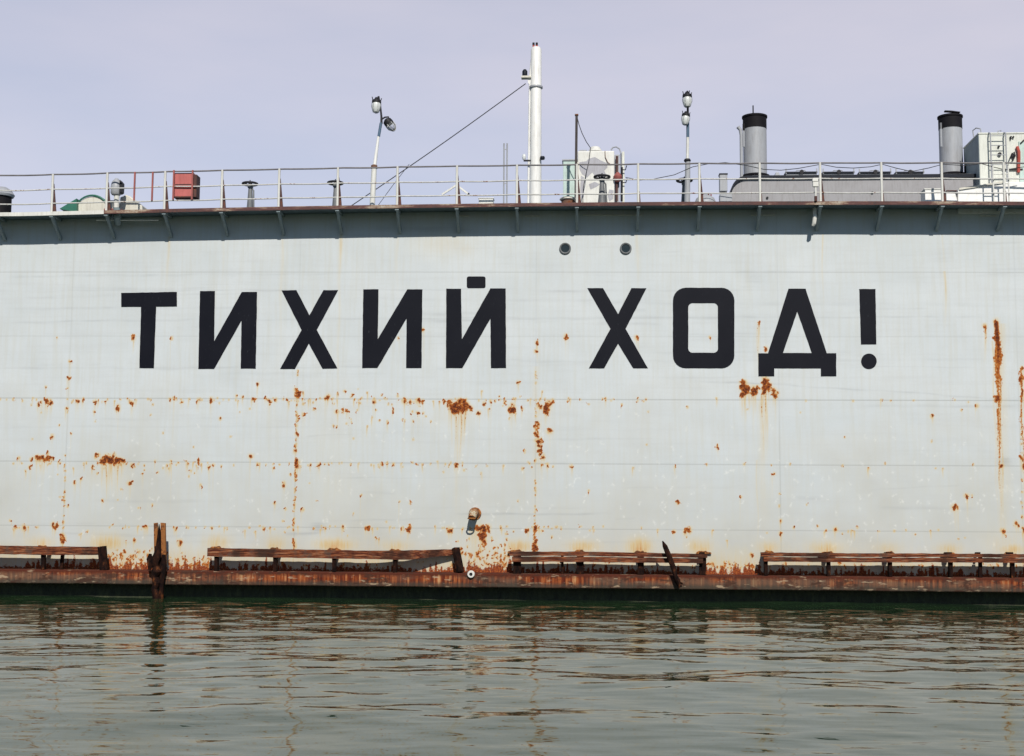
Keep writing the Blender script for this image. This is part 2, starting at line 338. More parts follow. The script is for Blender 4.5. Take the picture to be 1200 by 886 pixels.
def hull_wall():
    st = .0195
    xs = np.concatenate([np.linspace(XL, -17.3, 30)[:-1], np.arange(-17.2, 14.4, st), np.linspace(14.5, XR, 30)])
    z0 = ZL0-.05; z1 = DECK0+.05
    zs = np.arange(z0, z1+st, st); zs[-1] = z1
    X, Z = np.meshgrid(xs, zs); nx, nz_ = len(xs), len(zs)
    ru = np.zeros_like(X); ye = np.zeros_like(X); gr = np.zeros_like(X); li = np.zeros_like(X); se = np.zeros_like(X); rb = np.zeros_like(X)
    S = 1/F*DIST
    def win(x, z, rx, rzu, rzd):
        i0, i1 = np.searchsorted(xs, (x-rx, x+rx)); j0, j1 = np.searchsorted(zs, (z-rzd, z+rzu)); return slice(j0, max(j1, j0+1)), slice(i0, max(i1, i0+1))
    def W(px, py): p = at(px, py, 0); return p.x, p.z
    def spot(px, py, r, drip=0, k=1.):
        x, z = W(px, py); r = max(r*S*.85, .017)
        w_ = win(x, z, 3*r, 3*r, 3*r); xx, zz = X[w_], Z[w_]
        for j in range(1 if r < .05 else 3 if r < .12 else 6):
            q = 1. if r < .05 else rng.uniform(.35, .85)
            ax = r*q*rng.uniform(.75, 1.25); a2 = r*q*rng.uniform(.9, 1.7)
            ox_, oz_ = (0, 0) if r < .05 else (rng.normal(0, .55)*r, rng.normal(0, .5)*r)
            d = np.sqrt(((xx-x-ox_)/ax)**2 + ((zz-z-oz_)/a2)**2)
            ru[w_] = np.maximum(ru[w_], k*np.clip(1.12-d*.56, 0, 1))
            ye[w_] = np.maximum(ye[w_], .9*np.exp(-(d/1.75)**2))
        if drip: streak(px, py, drip*1.4, r/S*.4, .8, n=4 if r > .08 else 1, rustk=.25)
        elif r > .022: streak(px, py, r/S*rng.uniform(4, 11), r/S*.4, .7, n=1 if r < .05 else 2, rustk=.12)
    def streak(px, py, L_, wd, k, n=1, rustk=0):
        for _ in range(n):
            x, z = W(px+(rng.uniform(-1, 1)*wd*1.3 if n > 1 else 0), py); wm = max(wd*S, .022)*rng.uniform(.7, 1.2) if n > 1 else max(wd*S, .022); Lm = L_*S*(rng.uniform(.5, 1.1) if n > 1 else 1)
            w_ = win(x, z, 4*wm, .02, Lm*1.25); xx, zz = X[w_], Z[w_]
            tt = np.clip((z-zz)/Lm, 0, 1.25)
            cx = x + .02*np.sin(zz*3.1+px)
            g = np.exp(-((xx-cx)/wm)**2)*np.clip(1.15-tt, 0, 1)
            ye[w_] = np.maximum(ye[w_], k*g)
            if rustk: ru[w_] = np.maximum(ru[w_], rustk*g)
    def spots(ox, oy, lst, q=3):
        for s in lst:
            spot(ox+s[0]/q, oy+s[1]/q, s[2]/q, (s[3]/q if len(s) > 3 else 0))
    spots(0, 440, [(134,103,5),(145,92,5),(165,90,9,40),(180,96,6,30),(272,92,6),(290,88,4),(332,92,8,30),(331,127,3,15),(370,92,4),(412,115,8,5),(463,96,9,35),(233,117,5),(161,40,3),(529,85,3),(598,82,4,15),(697,88,6,30),(742,87,6),(774,152,4,8),(831,72,3),(853,76,4),(886,86,9,25),(935,82,4),(950,90,4),(970,86,5,5),(948,102,3),(907,30,4,25),(1043,60,9,30),(1065,62,4),(1066,100,3),(1065,137,4),(1110,86,3),(1102,120,3),(1152,80,9,10),(1185,128,7,40),(1187,65,4),(183,215,5,8),(66,290,4),(108,295,4),(130,292,7),(142,292,8),(152,292,7),(168,292,6),(182,294,6),(168,276,4),(105,322,4),(340,285,8,5),(372,286,8),(375,300,12,70),(388,300,8,30),(400,280,6),(405,298,8),(418,303,11,40),(430,300,6),(462,316,5,8),(325,322,4),(342,345,3),(285,365,4),(262,378,4),(455,379,6,5),(425,400,3),(360,440,4,5),(545,302,3),(600,300,3),(655,302,3),(697,303,5,10),(735,322,5),(750,315,4),(778,318,3),(628,308,3),(882,284,6,10),(905,312,4),(961,326,4),(1092,313,4),(1120,316,5),(1142,312,3),(1038,266,6),(1045,308,8,6),(1045,320,7),(1042,205,4),(998,384,6),(965,450,4),(1004,470,3),(995,512,3),(1065,472,4),(35,510,3),(55,537,4),(83,536,7),(192,525,10,10),(238,460,3),(308,548,3),(513,535,4),(472,582,6),(618,540,4),(632,590,7),(745,536,4),(925,538,5),(948,538,4),(1142,538,4),
        (705,385,3,15),(535,455,3),(500,345,2),(670,335,3,10),(250,205,3),(208,175,3)])
    spots(400, 440, [(12,55,4),(37,70,4,10),(5,122,4,8),(18,125,4),(67,97,3,10),(115,90,5),(122,122,3),(182,123,4),(198,72,3),(222,90,7,30),(243,92,4),(270,92,8,8),(285,92,5),(250,127,3),(268,130,4),(288,132,3),(362,92,5,10),(380,102,10),(392,110,10,10),(405,118,12,80),(420,115,13,70),(440,118,11,20),(435,98,9),(450,100,8),(455,115,6),(482,133,6),(505,102,8,5),(525,90,4),(541,90,3),(575,95,4,10),(597,120,11,30),(600,100,5),(622,25,5,30),(605,82,3),(636,118,4),(697,112,9),(728,118,10,12),(735,95,6),(742,90,5),(732,197,7,5),(683,180,5),(684,205,6),(688,228,7),(692,245,7),(695,265,6),(710,287,7),(683,297,4),(725,316,5),(705,315,4),(408,315,5,20),(140,311,4),(183,312,4),(637,328,4,5),(808,320,5,30),(205,443,3),(70,420,3),(5,535,5),(98,537,9,10),(120,570,3),(212,540,4),(235,543,10,35),(380,545,8,25),(500,545,10),(515,540,9),(485,540,6),(490,575,9),(500,585,8),(497,560,6),(563,542,4),(605,548,3),(678,540,9,10),(655,545,5),(705,546,4),(680,600,8),(480,625,5,20),(575,595,4,20),(740,568,3),(870,405,3),(1183,448,4),(1170,548,4)])
    spots(800, 440, [(215,45,13),(207,27,8),(222,60,10),(255,55,9),(262,43,5),(290,28,9),(293,45,10,120),(320,55,6,40),(327,65,7),(210,70,7),(300,15,6),(122,248,4),(876,143,4),(980,122,3),(1035,107,4),(875,232,3),(998,423,6,5),(955,465,7,8),(966,465,4),(1018,422,3),(1172,522,6),(1180,528,5),(20,550,9,5),(537,542,6),(345,512,4),(345,555,5),(390,535,3),(475,530,3),(614,535,3),(240,630,5),(322,346,3),(206,427,3),(1110,83,9,30),(1124,318,5),(1125,545,7,30),(1196,290,8),(1198,320,7,30),(1198,550,10,40),(1193,10,7,30),(1195,60,6,60)])
    spots(0, 230, [(468,497,6,40),(604,500,4,5),(200,497,3),(245,580,4),(242,638,5)])
    spots(400, 230, [(287,470,4),(200,497,3,10),(687,515,5,50),(685,545,5),(789,495,7,15),(1037,497,5,20)])
    spots(800, 230, [(267,445,4,110),(293,537,6),(1062,455,5,60),(1100,445,9),(1192,605,5),(1195,640,6),(95,495,3)])
    def patch(px, py, rx, ry, n, r0, r1, dr=0):
        for _ in range(n):
            a, q = rng.uniform(0, 2*PI), math.sqrt(rng.random()); spot(px+rx*q*math.cos(a), py+ry*q*math.sin(a), rng.uniform(r0, r1), dr if rng.random() < .25 else 0)
    patch(538, 479, 10, 3.6, 17, 1.4, 2.6, 32); patch(541, 474, 8, 4, 10, 1.5, 2.6); patch(127, 540, 8, 4, 16, 1.4, 3, 26); patch(139, 541, 5, 3.5, 10, 1.4, 2.6, 16)
    patch(49, 537.5, 9, 2, 14, 1.2, 2.2, 6); patch(873, 456, 5, 8, 14, 1.5, 2.8, 22); patch(897, 454, 4, 9, 14, 1.5, 2.8, 60); patch(884, 459, 3, 5, 7, 1.4, 2.4)
    patch(630, 505, 1.6, 14, 11, .8, 1.7, 5); patch(633, 522, 2, 12, 10, .8, 1.7); patch(642, 478, 3, 7, 9, 1.2, 2.4, 8); patch(566, 627, 3, 7, 12, 1.3, 2.6); patch(565, 620, 8, 2, 12, 1.2, 2.4)
    patch(348, 459, 2.4, 5, 9, 1.2, 2.2, 8); patch(599, 480, 3, 4, 8, 1.2, 2.4, 8); patch(626.5, 640, 2, 6, 9, 1.1, 2.2); patch(345, 638, 2, 5, 6, 1., 1.8); patch(74, 632, 2, 7, 9, 1., 2.)
    # the long rust run on the right, rusted seams
    streak(1166.6, 377, 250, 1.6, 1., rustk=.62); streak(1169, 377, 120, 3.2, .9, rustk=.95); streak(1171, 440, 200, 1.1, .9, rustk=.35)
    streak(1154, 382, 40, 1.3, .8, rustk=.5); streak(1173, 380, 260, 5, .35); streak(1163, 400, 230, 1.2, .5)
    streak(1196, 432, 200, 1.5, .7, rustk=.5)
    streak(888, 378, 70, .8, .5); streak(887, 540, 120, .9, .35); streak(893, 470, 150, 4, .35)
    streak(1107, 319, 62, 1.3, .6); streak(1105, 275, 60, 1., .25); streak(963.5, 275, 75, 1., .45); streak(747, 275, 60, 1.8, .3)
    streak(197.6, 278, 62, 1.8, .42); streak(399, 276, 70, 2.2, .5); streak(331, 276, 160, 2, .25); streak(466, 274, 80, 2, .2); streak(262, 276, 60, 1.5, .15)
    streak(398.5, 300, 330, 1.5, .25); streak(536, 480, 130, 2, .35); streak(540, 482, 70, 3, .4); streak(556, 622, 45, 9, .5); streak(628, 430, 260, 3, .25)
    # rust along lower parts of the welded seams
    def rustline(px0, py0, px1, py1, n, k=.75):
        for i in range(n):
            u = rng.uniform(0, 1); spot(px0+(px1-px0)*u+rng.normal(0, .4), py0+(py1-py0)*u, rng.uniform(.4, 1.2), 0, k)
    rustline(347.5, 505, 343.4, 642, 62, .7); rustline(348.5, 455, 347.5, 505, 18, .7); rustline(349, 395, 348.5, 455, 6, .6)
    rustline(75.6, 575, 73, 640, 22, .7); rustline(80, 440, 76, 570, 7, .6); rustline(627.2, 560, 626.3, 645, 28, .65); rustline(628, 470, 627.5, 560, 8, .6); rustline(628.5, 400, 628, 470, 6, .5)
    rustline(913.6, 560, 914.5, 640, 3, .45); rustline(1197, 430, 1198, 620, 26, .7)
    # random fine specks on the horizontal seams and the lower plates
    for (y0, x0, x1, n) in ((468, 0, 760, 120), (543.5, 0, 640, 90), (618, 0, 760, 80), (622, 760, 1200, 22), (545, 640, 1200, 12), (469, 760, 1200, 10)):
        for i in range(n): spot(rng.uniform(x0, x1), y0+rng.normal(0, 1)+(abs(rng.normal(0, 5)) if rng.random() < .3 else 0), rng.uniform(.3, .9), rng.choice([0, 0, 0, 8]), rng.uniform(.45, .8))
    for i in range(100):
        px = rng.uniform(0, 1200); py = rng.uniform(470, 660)
        if rng.random() < (.9 if px < 560 else .16): spot(px, py, rng.uniform(.3, .75), 0, rng.uniform(.4, .7))
    for i in range(30): spot(rng.uniform(385, 640), rng.uniform(455, 500), rng.uniform(.4, 1.1), rng.choice([0, 10]), .7)
    # splashes of rust above the base between the fenders
    for (x0, x1, n, hmax) in ((126, 182, 75, 26), (190, 245, 55, 18), (536, 600, 90, 45), (829, 892, 30, 8), (0, 1200, 90, 7)):
        for i in range(n):
            h = abs(rng.normal(0, .4))*hmax; spot(rng.uniform(x0, x1), 665-h, rng.uniform(.5, 1.5), rng.choice([0, 6]), .8)
    # torn outlines: warp the rust through fractal noise, then let it bleed downwards
    def fnoise(cell):
        gx, gz = max(4, int(nx/cell)), max(4, int(nz_/cell)); g = rng.normal(0, 1, (gz+2, gx+2))
        u, v = np.linspace(0, gx, nx), np.linspace(0, gz, nz_); iu, iv = u.astype(int), v.astype(int); fu, fv = (u-iu)[None, :], (v-iv)[:, None]
        fu, fv = fu*fu*(3-2*fu), fv*fv*(3-2*fv); A = g[np.ix_(iv, iu)]; B = g[np.ix_(iv, iu+1)]; C_ = g[np.ix_(iv+1, iu)]; D = g[np.ix_(iv+1, iu+1)]
        return (A*(1-fu)+B*fu)*(1-fv)+(C_*(1-fu)+D*fu)*fv
    di = np.rint(.95*fnoise(3)+1.3*fnoise(8)).astype(int); dj = np.rint(1.2*fnoise(3)+1.3*fnoise(8)).astype(int)
    I, J = np.meshgrid(np.arange(nx), np.arange(nz_)); ru[:] = ru[np.clip(J+dj, 0, nz_-1), np.clip(I+di, 0, nx-1)]
    run = np.zeros(nx); dec = rng.uniform(.8, .975, nx)**1.0; dec = np.maximum(dec, np.roll(dec, 1)*.97); amp = rng.uniform(.25, 1, nx)
    smear = np.zeros(nx)
    for j in range(nz_-1, -1, -1):
        src = np.clip(ru[j]-.45, 0, .6)*1.5*amp; run = np.maximum(run*dec, src); ye[j] = np.maximum(ye[j], run)
        smear = np.maximum(smear*.80, ru[j]*amp); ru[j] = np.maximum(ru[j], smear*.85)
    streak(1166.6, 377, 250, 1.6, 1., rustk=.66); streak(1168, 377, 130, 2.6, 1., rustk=1.); streak(1171.5, 440, 200, 1.1, .9, rustk=.5); streak(1154, 382, 40, 1.3, .8, rustk=.5)
    streak(1169.5, 480, 150, 1.3, .9, rustk=.6); streak(1196, 432, 200, 1.5, .7, rustk=.6); streak(888, 378, 70, .8, .6, rustk=.4)
    for (x_, y_, l_) in ((534, 484, 60), (540, 484, 75), (545, 483, 40), (125, 546, 45), (139, 546, 35), (893, 462, 90), (896, 460, 60), (870, 460, 30)): streak(x_, y_, l_, .9, .75, rustk=.42)
    # yellow halo above every fender bolt and over the base
    def halo(px, py, rx, ry, k):
        x, z = W(px, py); w_ = win(x, z, 3*rx*S, 3*ry*S, 3*ry*S); d = ((X[w_]-x)/(rx*S))**2 + ((Z[w_]-z)/(ry*S))**2
        ye[w_] = np.maximum(ye[w_], k*np.exp(-d))
    for px, py in HALOS: q_ = rng.uniform(.45, 1.1); halo(px+rng.uniform(-4, 4), py-3, rng.uniform(13, 24), rng.uniform(7, 13), .85*q_); halo(px, py-1, rng.uniform(8, 13), rng.uniform(4, 8), q_)
    halo(563, 645, 26, 28, .34); halo(560, 620, 10, 14, .3); halo(150, 655, 34, 12, .3); halo(215, 655, 30, 12, .26); halo(1175, 640, 24, 16, .3)
    halo(520, 285, 34, 16, .22); halo(545, 292, 12, 10, .2); halo(390, 560, 30, 90, .10); halo(538, 487, 26, 14, .2); halo(125, 560, 30, 14, .15)
    # base corrosion band
    zb = W(600, 661)[1]
    n1 = np.interp(xs, np.linspace(XL, XR, 900), rng.normal(0, 1, 900)); n2 = np.interp(xs, np.linspace(XL, XR, 2600), rng.normal(0, 1, 2600))
    hb = zb - .15 + .035*n1 + .015*n2
    rb[:] = np.clip((hb[None, :]-Z)/.30+.42, 0, 1)
    for i in range(700):                                # upright smudges of corrosion rising from the base
        x = rng.uniform(-15.4, 14.3); h = abs(rng.normal(0, .13)); wm = rng.uniform(.02, .07); z = zb-.16
        w_ = win(x, z, 3*wm, h*2.2+.05, .3); d = np.sqrt(((X[w_]-x)/wm)**2+(np.maximum(Z[w_]-z, 0)/(h+.05))**2)
        qx = 600+x*F/DIST+92; shaded = (qx < 122) or (245 < qx < 530) or (600 < qx < 828) or qx > 893
        if shaded and rng.random() < .62: continue
        rb[w_] = np.maximum(rb[w_], rng.uniform(.6, 1)*np.clip(1.2-.75*d, 0, 1))
    ye[:] = np.maximum(ye, np.clip((hb[None, :]+.75-Z)/1.3, 0, .42))
    # plate seams
    def hline(y0, y1, k, wd=.5):
        a, b = W(0, y0), W(1200, y1); zz = a[1]+(b[1]-a[1])*(xs-a[0])/(b[0]-a[0])
        d = np.abs(Z-zz[None, :])/(wd*S*1.3)
        np.maximum(se, k*np.exp(-d**2), out=se)
    for y0, y1, k in ((466.7, 469.8, .62), (540.5, 546.5, .5), (615.7, 624, .42), (319, 319.5, .4), (394, 395, .22)): hline(y0, y1, k)
    def vline(px0, py0, px1, py1, k):
        a, b = W(px0, py0), W(px1, py1); xm = (a[0]+b[0])/2
        d = np.abs(X-xm)/(.5*S*1.3); v = k*np.exp(-d**2)*(.45+.55*np.clip((6.5-Z)/3, 0, 1)); np.maximum(se, v, out=se)
    for a in ((87, 297, 72, 650), (349, 440, 343.5, 640), (628.7, 280, 626.5, 647), (911, 273, 914.5, 640), (1193.5, 380, 1197, 640)): vline(*a, .42)
    step = W(911, 460)[0]-W(628, 460)[0]
    for k_ in range(1, 5):
        for q in (W(1195, 460)[0]+k_*step, W(80, 460)[0]-k_*step):
            se[:] = np.maximum(se, .35*np.exp(-(np.abs(X-q)/.02)**2))
    # long grey scuffs
    def scuff(x0, y0, x1, y1, k, wd=1.2, yc=0):
        a, b = W(x0, y0), W(x1, y1); u = (xs-a[0])/(b[0]-a[0]); inn = np.clip(np.minimum(u, 1-u)*8, 0, 1)
        zz = a[1]+(b[1]-a[1])*u + yc*S*(4*u*(1-u)) + .012*np.sin(xs*1.7)+.008*np.sin(xs*5.1)
        mod = np.interp(xs, np.linspace(XL, XR, 300), rng.uniform(.25, 1, 300))
        gr[:] = np.maximum(gr, k*inn[None, :]*mod[None, :]*np.exp(-(np.abs(Z-zz[None, :])/(wd*S))**2))
    for a in ((0, 324, 240, 322, .5), (180, 322, 420, 321, .3), (40, 341, 620, 339, .42, .8), (0, 362, 300, 361, .3, 1.6), (0, 378, 240, 374, .5, 1.2), (230, 375, 720, 372, .34), (480, 374, 800, 373, .5, 1.4),
              (620, 341, 900, 340, .25), (720, 372, 1010, 372, .35, 1.6), (960, 372, 1160, 371, .32, 1.2), (1000, 363, 1090, 362, .35), (200, 431, 450, 430, .3), (0, 431, 220, 432, .3), (800, 446, 1200, 470, .42, .9, 2), (640, 355, 1200, 357, .2, 2.2),
              (0, 500, 400, 500, .2), (530, 603, 720, 602, .5, 1.3), (360, 612, 520, 607, .4, 1.), (60, 625, 160, 626, .35), (330, 626, 380, 624, .5, 2), (1015, 575, 1130, 568, .3, .8), (560, 424, 1200, 421, .2, 1.5), (80, 627, 300, 628, .3), (650, 638, 780, 634, .25), (440, 350, 560, 352, .2, 2)):
        scuff(*a)
    for i in range(70):
        px, py = rng.uniform(-40, 1220), rng.choice([rng.uniform(285, 440), rng.uniform(440, 640)]); l_ = rng.uniform(20, 260); scuff(px, py, px+l_, py+rng.normal(0, 1.), rng.uniform(.08, .3), rng.uniform(.5, 2))
    halo_g = ((373, 618, 8, 6, .7), (510, 268, 36, 6, .5), (885, 325, 12, 9, .25), (1177, 541, 7, 6, .5), (540, 270, 20, 5, .5), (1105, 300, 12, 12, .12), (450, 268, 12, 5, .3))
    for px, py, rx, ry, k in halo_g:
        x, z = W(px, py); w_ = win(x, z, 3*rx*S, 3*ry*S, 3*ry*S); d = ((X[w_]-x)/(rx*S))**2 + ((Z[w_]-z)/(ry*S))**2
        gr[w_] = np.maximum(gr[w_], k*np.exp(-d))
    # pale chafe marks low on the plates
    for i in range(420):
        px, py = rng.uniform(0, 1200), rng.triangular(470, 610, 668)
        if px < 380 and rng.random() < .6: continue
        x, z = W(px, py); n = 14; a = rng.uniform(-1.2, 1.2); lg = rng.uniform(.02, .13); cv = rng.normal(0, 2.5)
        for j in range(n):
            u = (j/(n-1)-.5)*lg; cx = x+math.sin(a)*u+cv*u*u; cz = z+math.cos(a)*u
            w_ = win(cx, cz, .06, .06, .06); d = ((X[w_]-cx)**2+(Z[w_]-cz)**2)/.028**2
            li[w_] = np.maximum(li[w_], rng.uniform(.5, 1)*np.exp(-d))
    # gently dished plates
    Y = np.zeros_like(X)
    for i in range(14):
        kx, kz = rng.uniform(1.2, 6), rng.uniform(1.2, 5); Y += .0007*np.sin(kx*X+rng.uniform(0, 6))*np.sin(kz*Z+rng.uniform(0, 6))
    Y = Y-Y.min()
    Z = np.minimum(Z, (DECK0+.01-.0006*np.minimum(np.abs(xs-1.5), 17)**2-.03)[None, :])
    V = np.stack([X, Y, Z], -1).reshape(-1, 3).astype(np.float32)
    idx = np.arange(nx*nz_).reshape(nz_, nx)
    Fc = np.stack([idx[:-1, :-1], idx[:-1, 1:], idx[1:, 1:], idx[1:, :-1]], -1).reshape(-1, 4)
    me = bpy.data.meshes.new('hull_wall'); me.vertices.add(len(V)); me.vertices.foreach_set('co', V.ravel())
    me.loops.add(Fc.size); me.loops.foreach_set('vertex_index', Fc.ravel().astype(np.int32))
    me.polygons.add(len(Fc)); me.polygons.foreach_set('loop_start', (np.arange(len(Fc))*4).astype(np.int32))
    me.update(calc_edges=True); me.polygons.foreach_set('use_smooth', np.ones(len(Fc), bool))
    for nm, ch in (('stain', (ru, ye, gr)), ('mark', (li, se, rb))):
        a = me.color_attributes.new(nm, 'FLOAT_COLOR', 'POINT')
        c = np.ones((V.shape[0], 4), np.float32)
        for i, q in enumerate(ch): c[:, i] = np.clip(q, 0, 1).ravel()
        a.data.foreach_set('color', c.ravel())
    me.materials.append(hull_mat())
    o = bpy.data.objects.new('hull_wall', me); COL.objects.link(o); o.parent = dock
LUGS = {1: [(50, 639)], 2: [(253, 640), (322, 641), (391, 642), (463, 643)], 3: [(605, 644), (679.5, 644), (750, 645), (824, 645)], 4: [(901, 645), (970, 646), (1042, 646), (1113, 647), (1183, 647)]}
HALOS = [p for v in LUGS.values() for p in v] + [(122, 640)]
hull_wall()

WT = 4.6   # thickness of the wing wall
MB().box((XL, .03, -1.5), (XR, WT, DECK0-.25)).build('hull_body', M['bracket'], dock)
MB().box((XL, -.16, -1.5), (XR, .025, ZL0+.02)).build('lower_hull', M['algae'], dock)
# rubbing ledge with slightly uneven bottom lip
def ledge():
    mb = MB(); n = 260; xs = np.linspace(XL, XR, n+1)
    sec = [(-.6, ZL0), (-.615, ZL0+.02), (-.615, ZL1-.02), (-.59, ZL1), (.02, ZL1+.01), (.02, ZL0)]
    vs = []
    for i, x in enumerate(xs):
        for j, (y, z) in enumerate(sec):
            vs.append((x, y+.012*mnoise.noise(Vector((x*.5, j*.2, 0))), z+(.012*mnoise.noise(Vector((x*.7, 3, 0))) if j < 2 else 0)))
    fs = []
    for i in range(n):
        for j in range(6): fs.append([i*6+j, (i+1)*6+j, (i+1)*6+(j+1) % 6, i*6+(j+1) % 6])
    mb.add(vs, fs); mb.add([], []); mb.build('rubbing_ledge', M['ledge'], dock)
ledge()
# deck and its overhanging edge, following the slight hog of the dock
def strip(sec, x0, x1, name, mat, n=80):
    vs = []; fs = []; m = len(sec)
    for i in range(n+1):
        x = x0+(x1-x0)*i/n; zz = deckz(x)
        for y, dz in sec: vs.append((x, y, zz+dz))
    for i in range(n):
        for j in range(m): fs.append([i*m+j, (i+1)*m+j, (i+1)*m+(j+1) % m, i*m+(j+1) % m])
    fs += [list(range(m)), list(range(n*m, n*m+m))]
    return MB().add(vs, fs).build(name, mat, dock)
strip([(-.78, -.035), (-.78, -.005), (WT, -.005), (WT, -.035)], XL, XR, 'deck', M['deckunder'])
xw = at(122, 243, -.8).x
strip([(-.80, -.095), (-.80, 0), (-.782, 0), (-.782, -.095)], xw, XR, 'deck_edge', M['edge'], 160)
e2 = strip([(-.80, -.10), (-.80, .004), (-.782, .004), (-.782, -.10)], XL, xw-.005, 'deck_edge', M['white'], 60); e2['label'] = 'clean white painted length of the deck edge'
# knee brackets
BX = [-6, 60, 124, 192, 259, 326, 395, 465, 535, 605.5, 676, 748, 820, 891, 962, 1034, 1105, 1178]
bxs = [at(p, 240, -.78).x for p in BX]
gap = (bxs[-1]-bxs[0])/(len(bxs)-1)
bxs = [bxs[0]-gap*k for k in range(6, 0, -1)] + bxs + [bxs[-1]+gap*k for k in range(1, 7)]
bmesh0 = None
for x in bxs:
    z = deckz(x)
    if bmesh0 is None:
        mb = MB(); mb.beam((x, -.74, z-.07), (x, -.005, z-.60), .07, .10); mb.box((x-.05, -.77, z-.14), (x+.05, -.64, z-.04)); mb.box((x-.02, -.70, z-.10), (x+.02, -.008, z-.04))
        bmesh0 = mb.build('bracket', M['bracket'], dock); bx0, bz0 = x, z
    else:
        c = bmesh0.copy(); COL.objects.link(c); c.parent = dock; c.location = (x-bx0, 0, z-bz0)
# conduits under the overhang
for (x0, x1, py) in ((113, 186, 258), (683, 752, 252), (538, 550, 253), (615, 632, 253), (880, 908, 252), (1148, 1168, 253)):
    yy = -.42 if x0 == 113 else -.03; a, b = at(x0, py, yy), at(x1, py, yy)
    MB().tube([a, b], .018, 8).build('conduit', M['white'], dock)


# ---- painted letters
def poly_letter(outer, inner=None, char='', jitter=True):
    def conv(pts):
        out = []
        for i in range(len(pts)):
            a, b = pts[i], pts[(i+1) % len(pts)]; L_ = math.dist(a, b); n = max(1, int(L_/5))
            for k in range(n):
                u = k/n; x, y = a[0]+(b[0]-a[0])*u, a[1]+(b[1]-a[1])*u
                j = .14 if n > 1 else 0
                out.append((x+random.uniform(-j, j), y+random.uniform(-j, j)))
        return [(at(x, y, -.004).x, at(x, y, -.004).z) for x, y in out]
    cu = bpy.data.curves.new('tmp', 'CURVE'); cu.dimensions = '2D'; cu.fill_mode = 'BOTH'; cu.extrude = .002
    for pts in [outer]+([inner] if inner else []):
        P = conv(pts); sp = cu.splines.new('POLY'); sp.points.add(len(P)-1); sp.use_cyclic_u = True
        for i, (x, z) in enumerate(P): sp.points[i].co = (x, z, 0, 1)
    ob = bpy.data.objects.new('tmp', cu); COL.objects.link(ob)
    dg = bpy.context.evaluated_depsgraph_get(); me = bpy.data.meshes.new_from_object(ob.evaluated_get(dg))
    me.transform(Matrix(((1,0,0,0),(0,0,-1,-.004),(0,1,0,0),(0,0,0,1)))); me.name = 'letter'
    bpy.data.objects.remove(ob); bpy.data.curves.remove(cu)
    me.materials.clear(); me.materials.append(M['letter'])
    o = bpy.data.objects.new('letter', me); COL.objects.link(o); o.parent = dock; o['label'] = 'black painted '+char
    return o
def zz(ox, oy, s): return [(ox+float(a)/3, oy+float(b)/3) for a, b in (p.split(',') for p in s.split())]
def rrect(x0, y0, x1, y1, r, n=6):
    out = []
    for cx, cy, a0 in ((x1-r, y0+r, -90), (x1-r, y1-r, 0), (x0+r, y1-r, 90), (x0+r, y0+r, 180)):
        for k in range(n+1): a = math.radians(a0+90*k/n); out.append((cx+r*math.cos(a), cy+r*math.sin(a)))
    return out
poly_letter(zz(0, 230, '426,340 622,336 622,388 549,388 541,604 490,604 496,389 426,389'), char='letter Т')
poly_letter(zz(0, 230, '703,333 756,333 753,510 850,336 904,336 899,606 846,606 849,437 753,607 697,607'), char='letter И, first')
poly_letter(zz(0, 230, '990,331 1042,330 1088,418 1137,330 1189,330 1114,470 1186,605 1134,606 1086,518 1037,607 985,607 1060,470'), char='letter Х of the first word')
poly_letter(zz(400, 230, '77,327 131,327 128,502 232,327 285,327 282,604 228,604 229,430 127,604 73,604'), char='letter И, second')
poly_letter(zz(400, 230, '369,325 421,325 424,502 524,324 578,324 579,604 526,604 524,430 425,604 368,604'), char='letter Й')
poly_letter(rrect(547, 324, 569, 337.7, 2.2, 3), char='short bar over the Й')
poly_letter(zz(400, 230, '865,323 920,323 973,414 1020,323 1073,323 999,466 1078,605 1026,605 973,518 924,605 870,605 946,466'), char='letter Х of the second word')
poly_letter(rrect(788.6, 337.2, 860.6, 431.6, 15), rrect(806.6, 355.2, 841.4, 413.4, 5), char='letter О')
poly_letter(zz(800, 230, '372,325 432,325 507,552 540,552 540,633 486,633 486,605 322,605 322,633 266,633 266,552 300,552'), zz(800, 230, '403,405 454,551 353,551'), char='letter Д')
poly_letter(zz(800, 230, '621,326 678,326 681,521 627,521'), char='exclamation mark stroke')
poly_letter(rrect(1009.2, 414.3, 1027.4, 432.4, 9, 8), char='exclamation mark dot')

# ---- portholes
for px, py in ((662.3, 291.3), (733.3, 291.3)):
    c = at(px, py, 0); R = .15
    rim = MB().lathe((c.x, 0, c.z), [(R-.035, .0), (R-.035, -.03), (R-.01, -.045), (R+.01, -.03), (R+.01, .012), (R-.035, .012)], 32, 'y').build('porthole', M['darkgrey'], dock, True)
    MB().lathe((c.x, 0, c.z), [(.001, -.012), (R-.03, -.012), (R-.03, -.006), (.001, -.006)], 32, 'y').build('glass', M['darkglass'], rim)
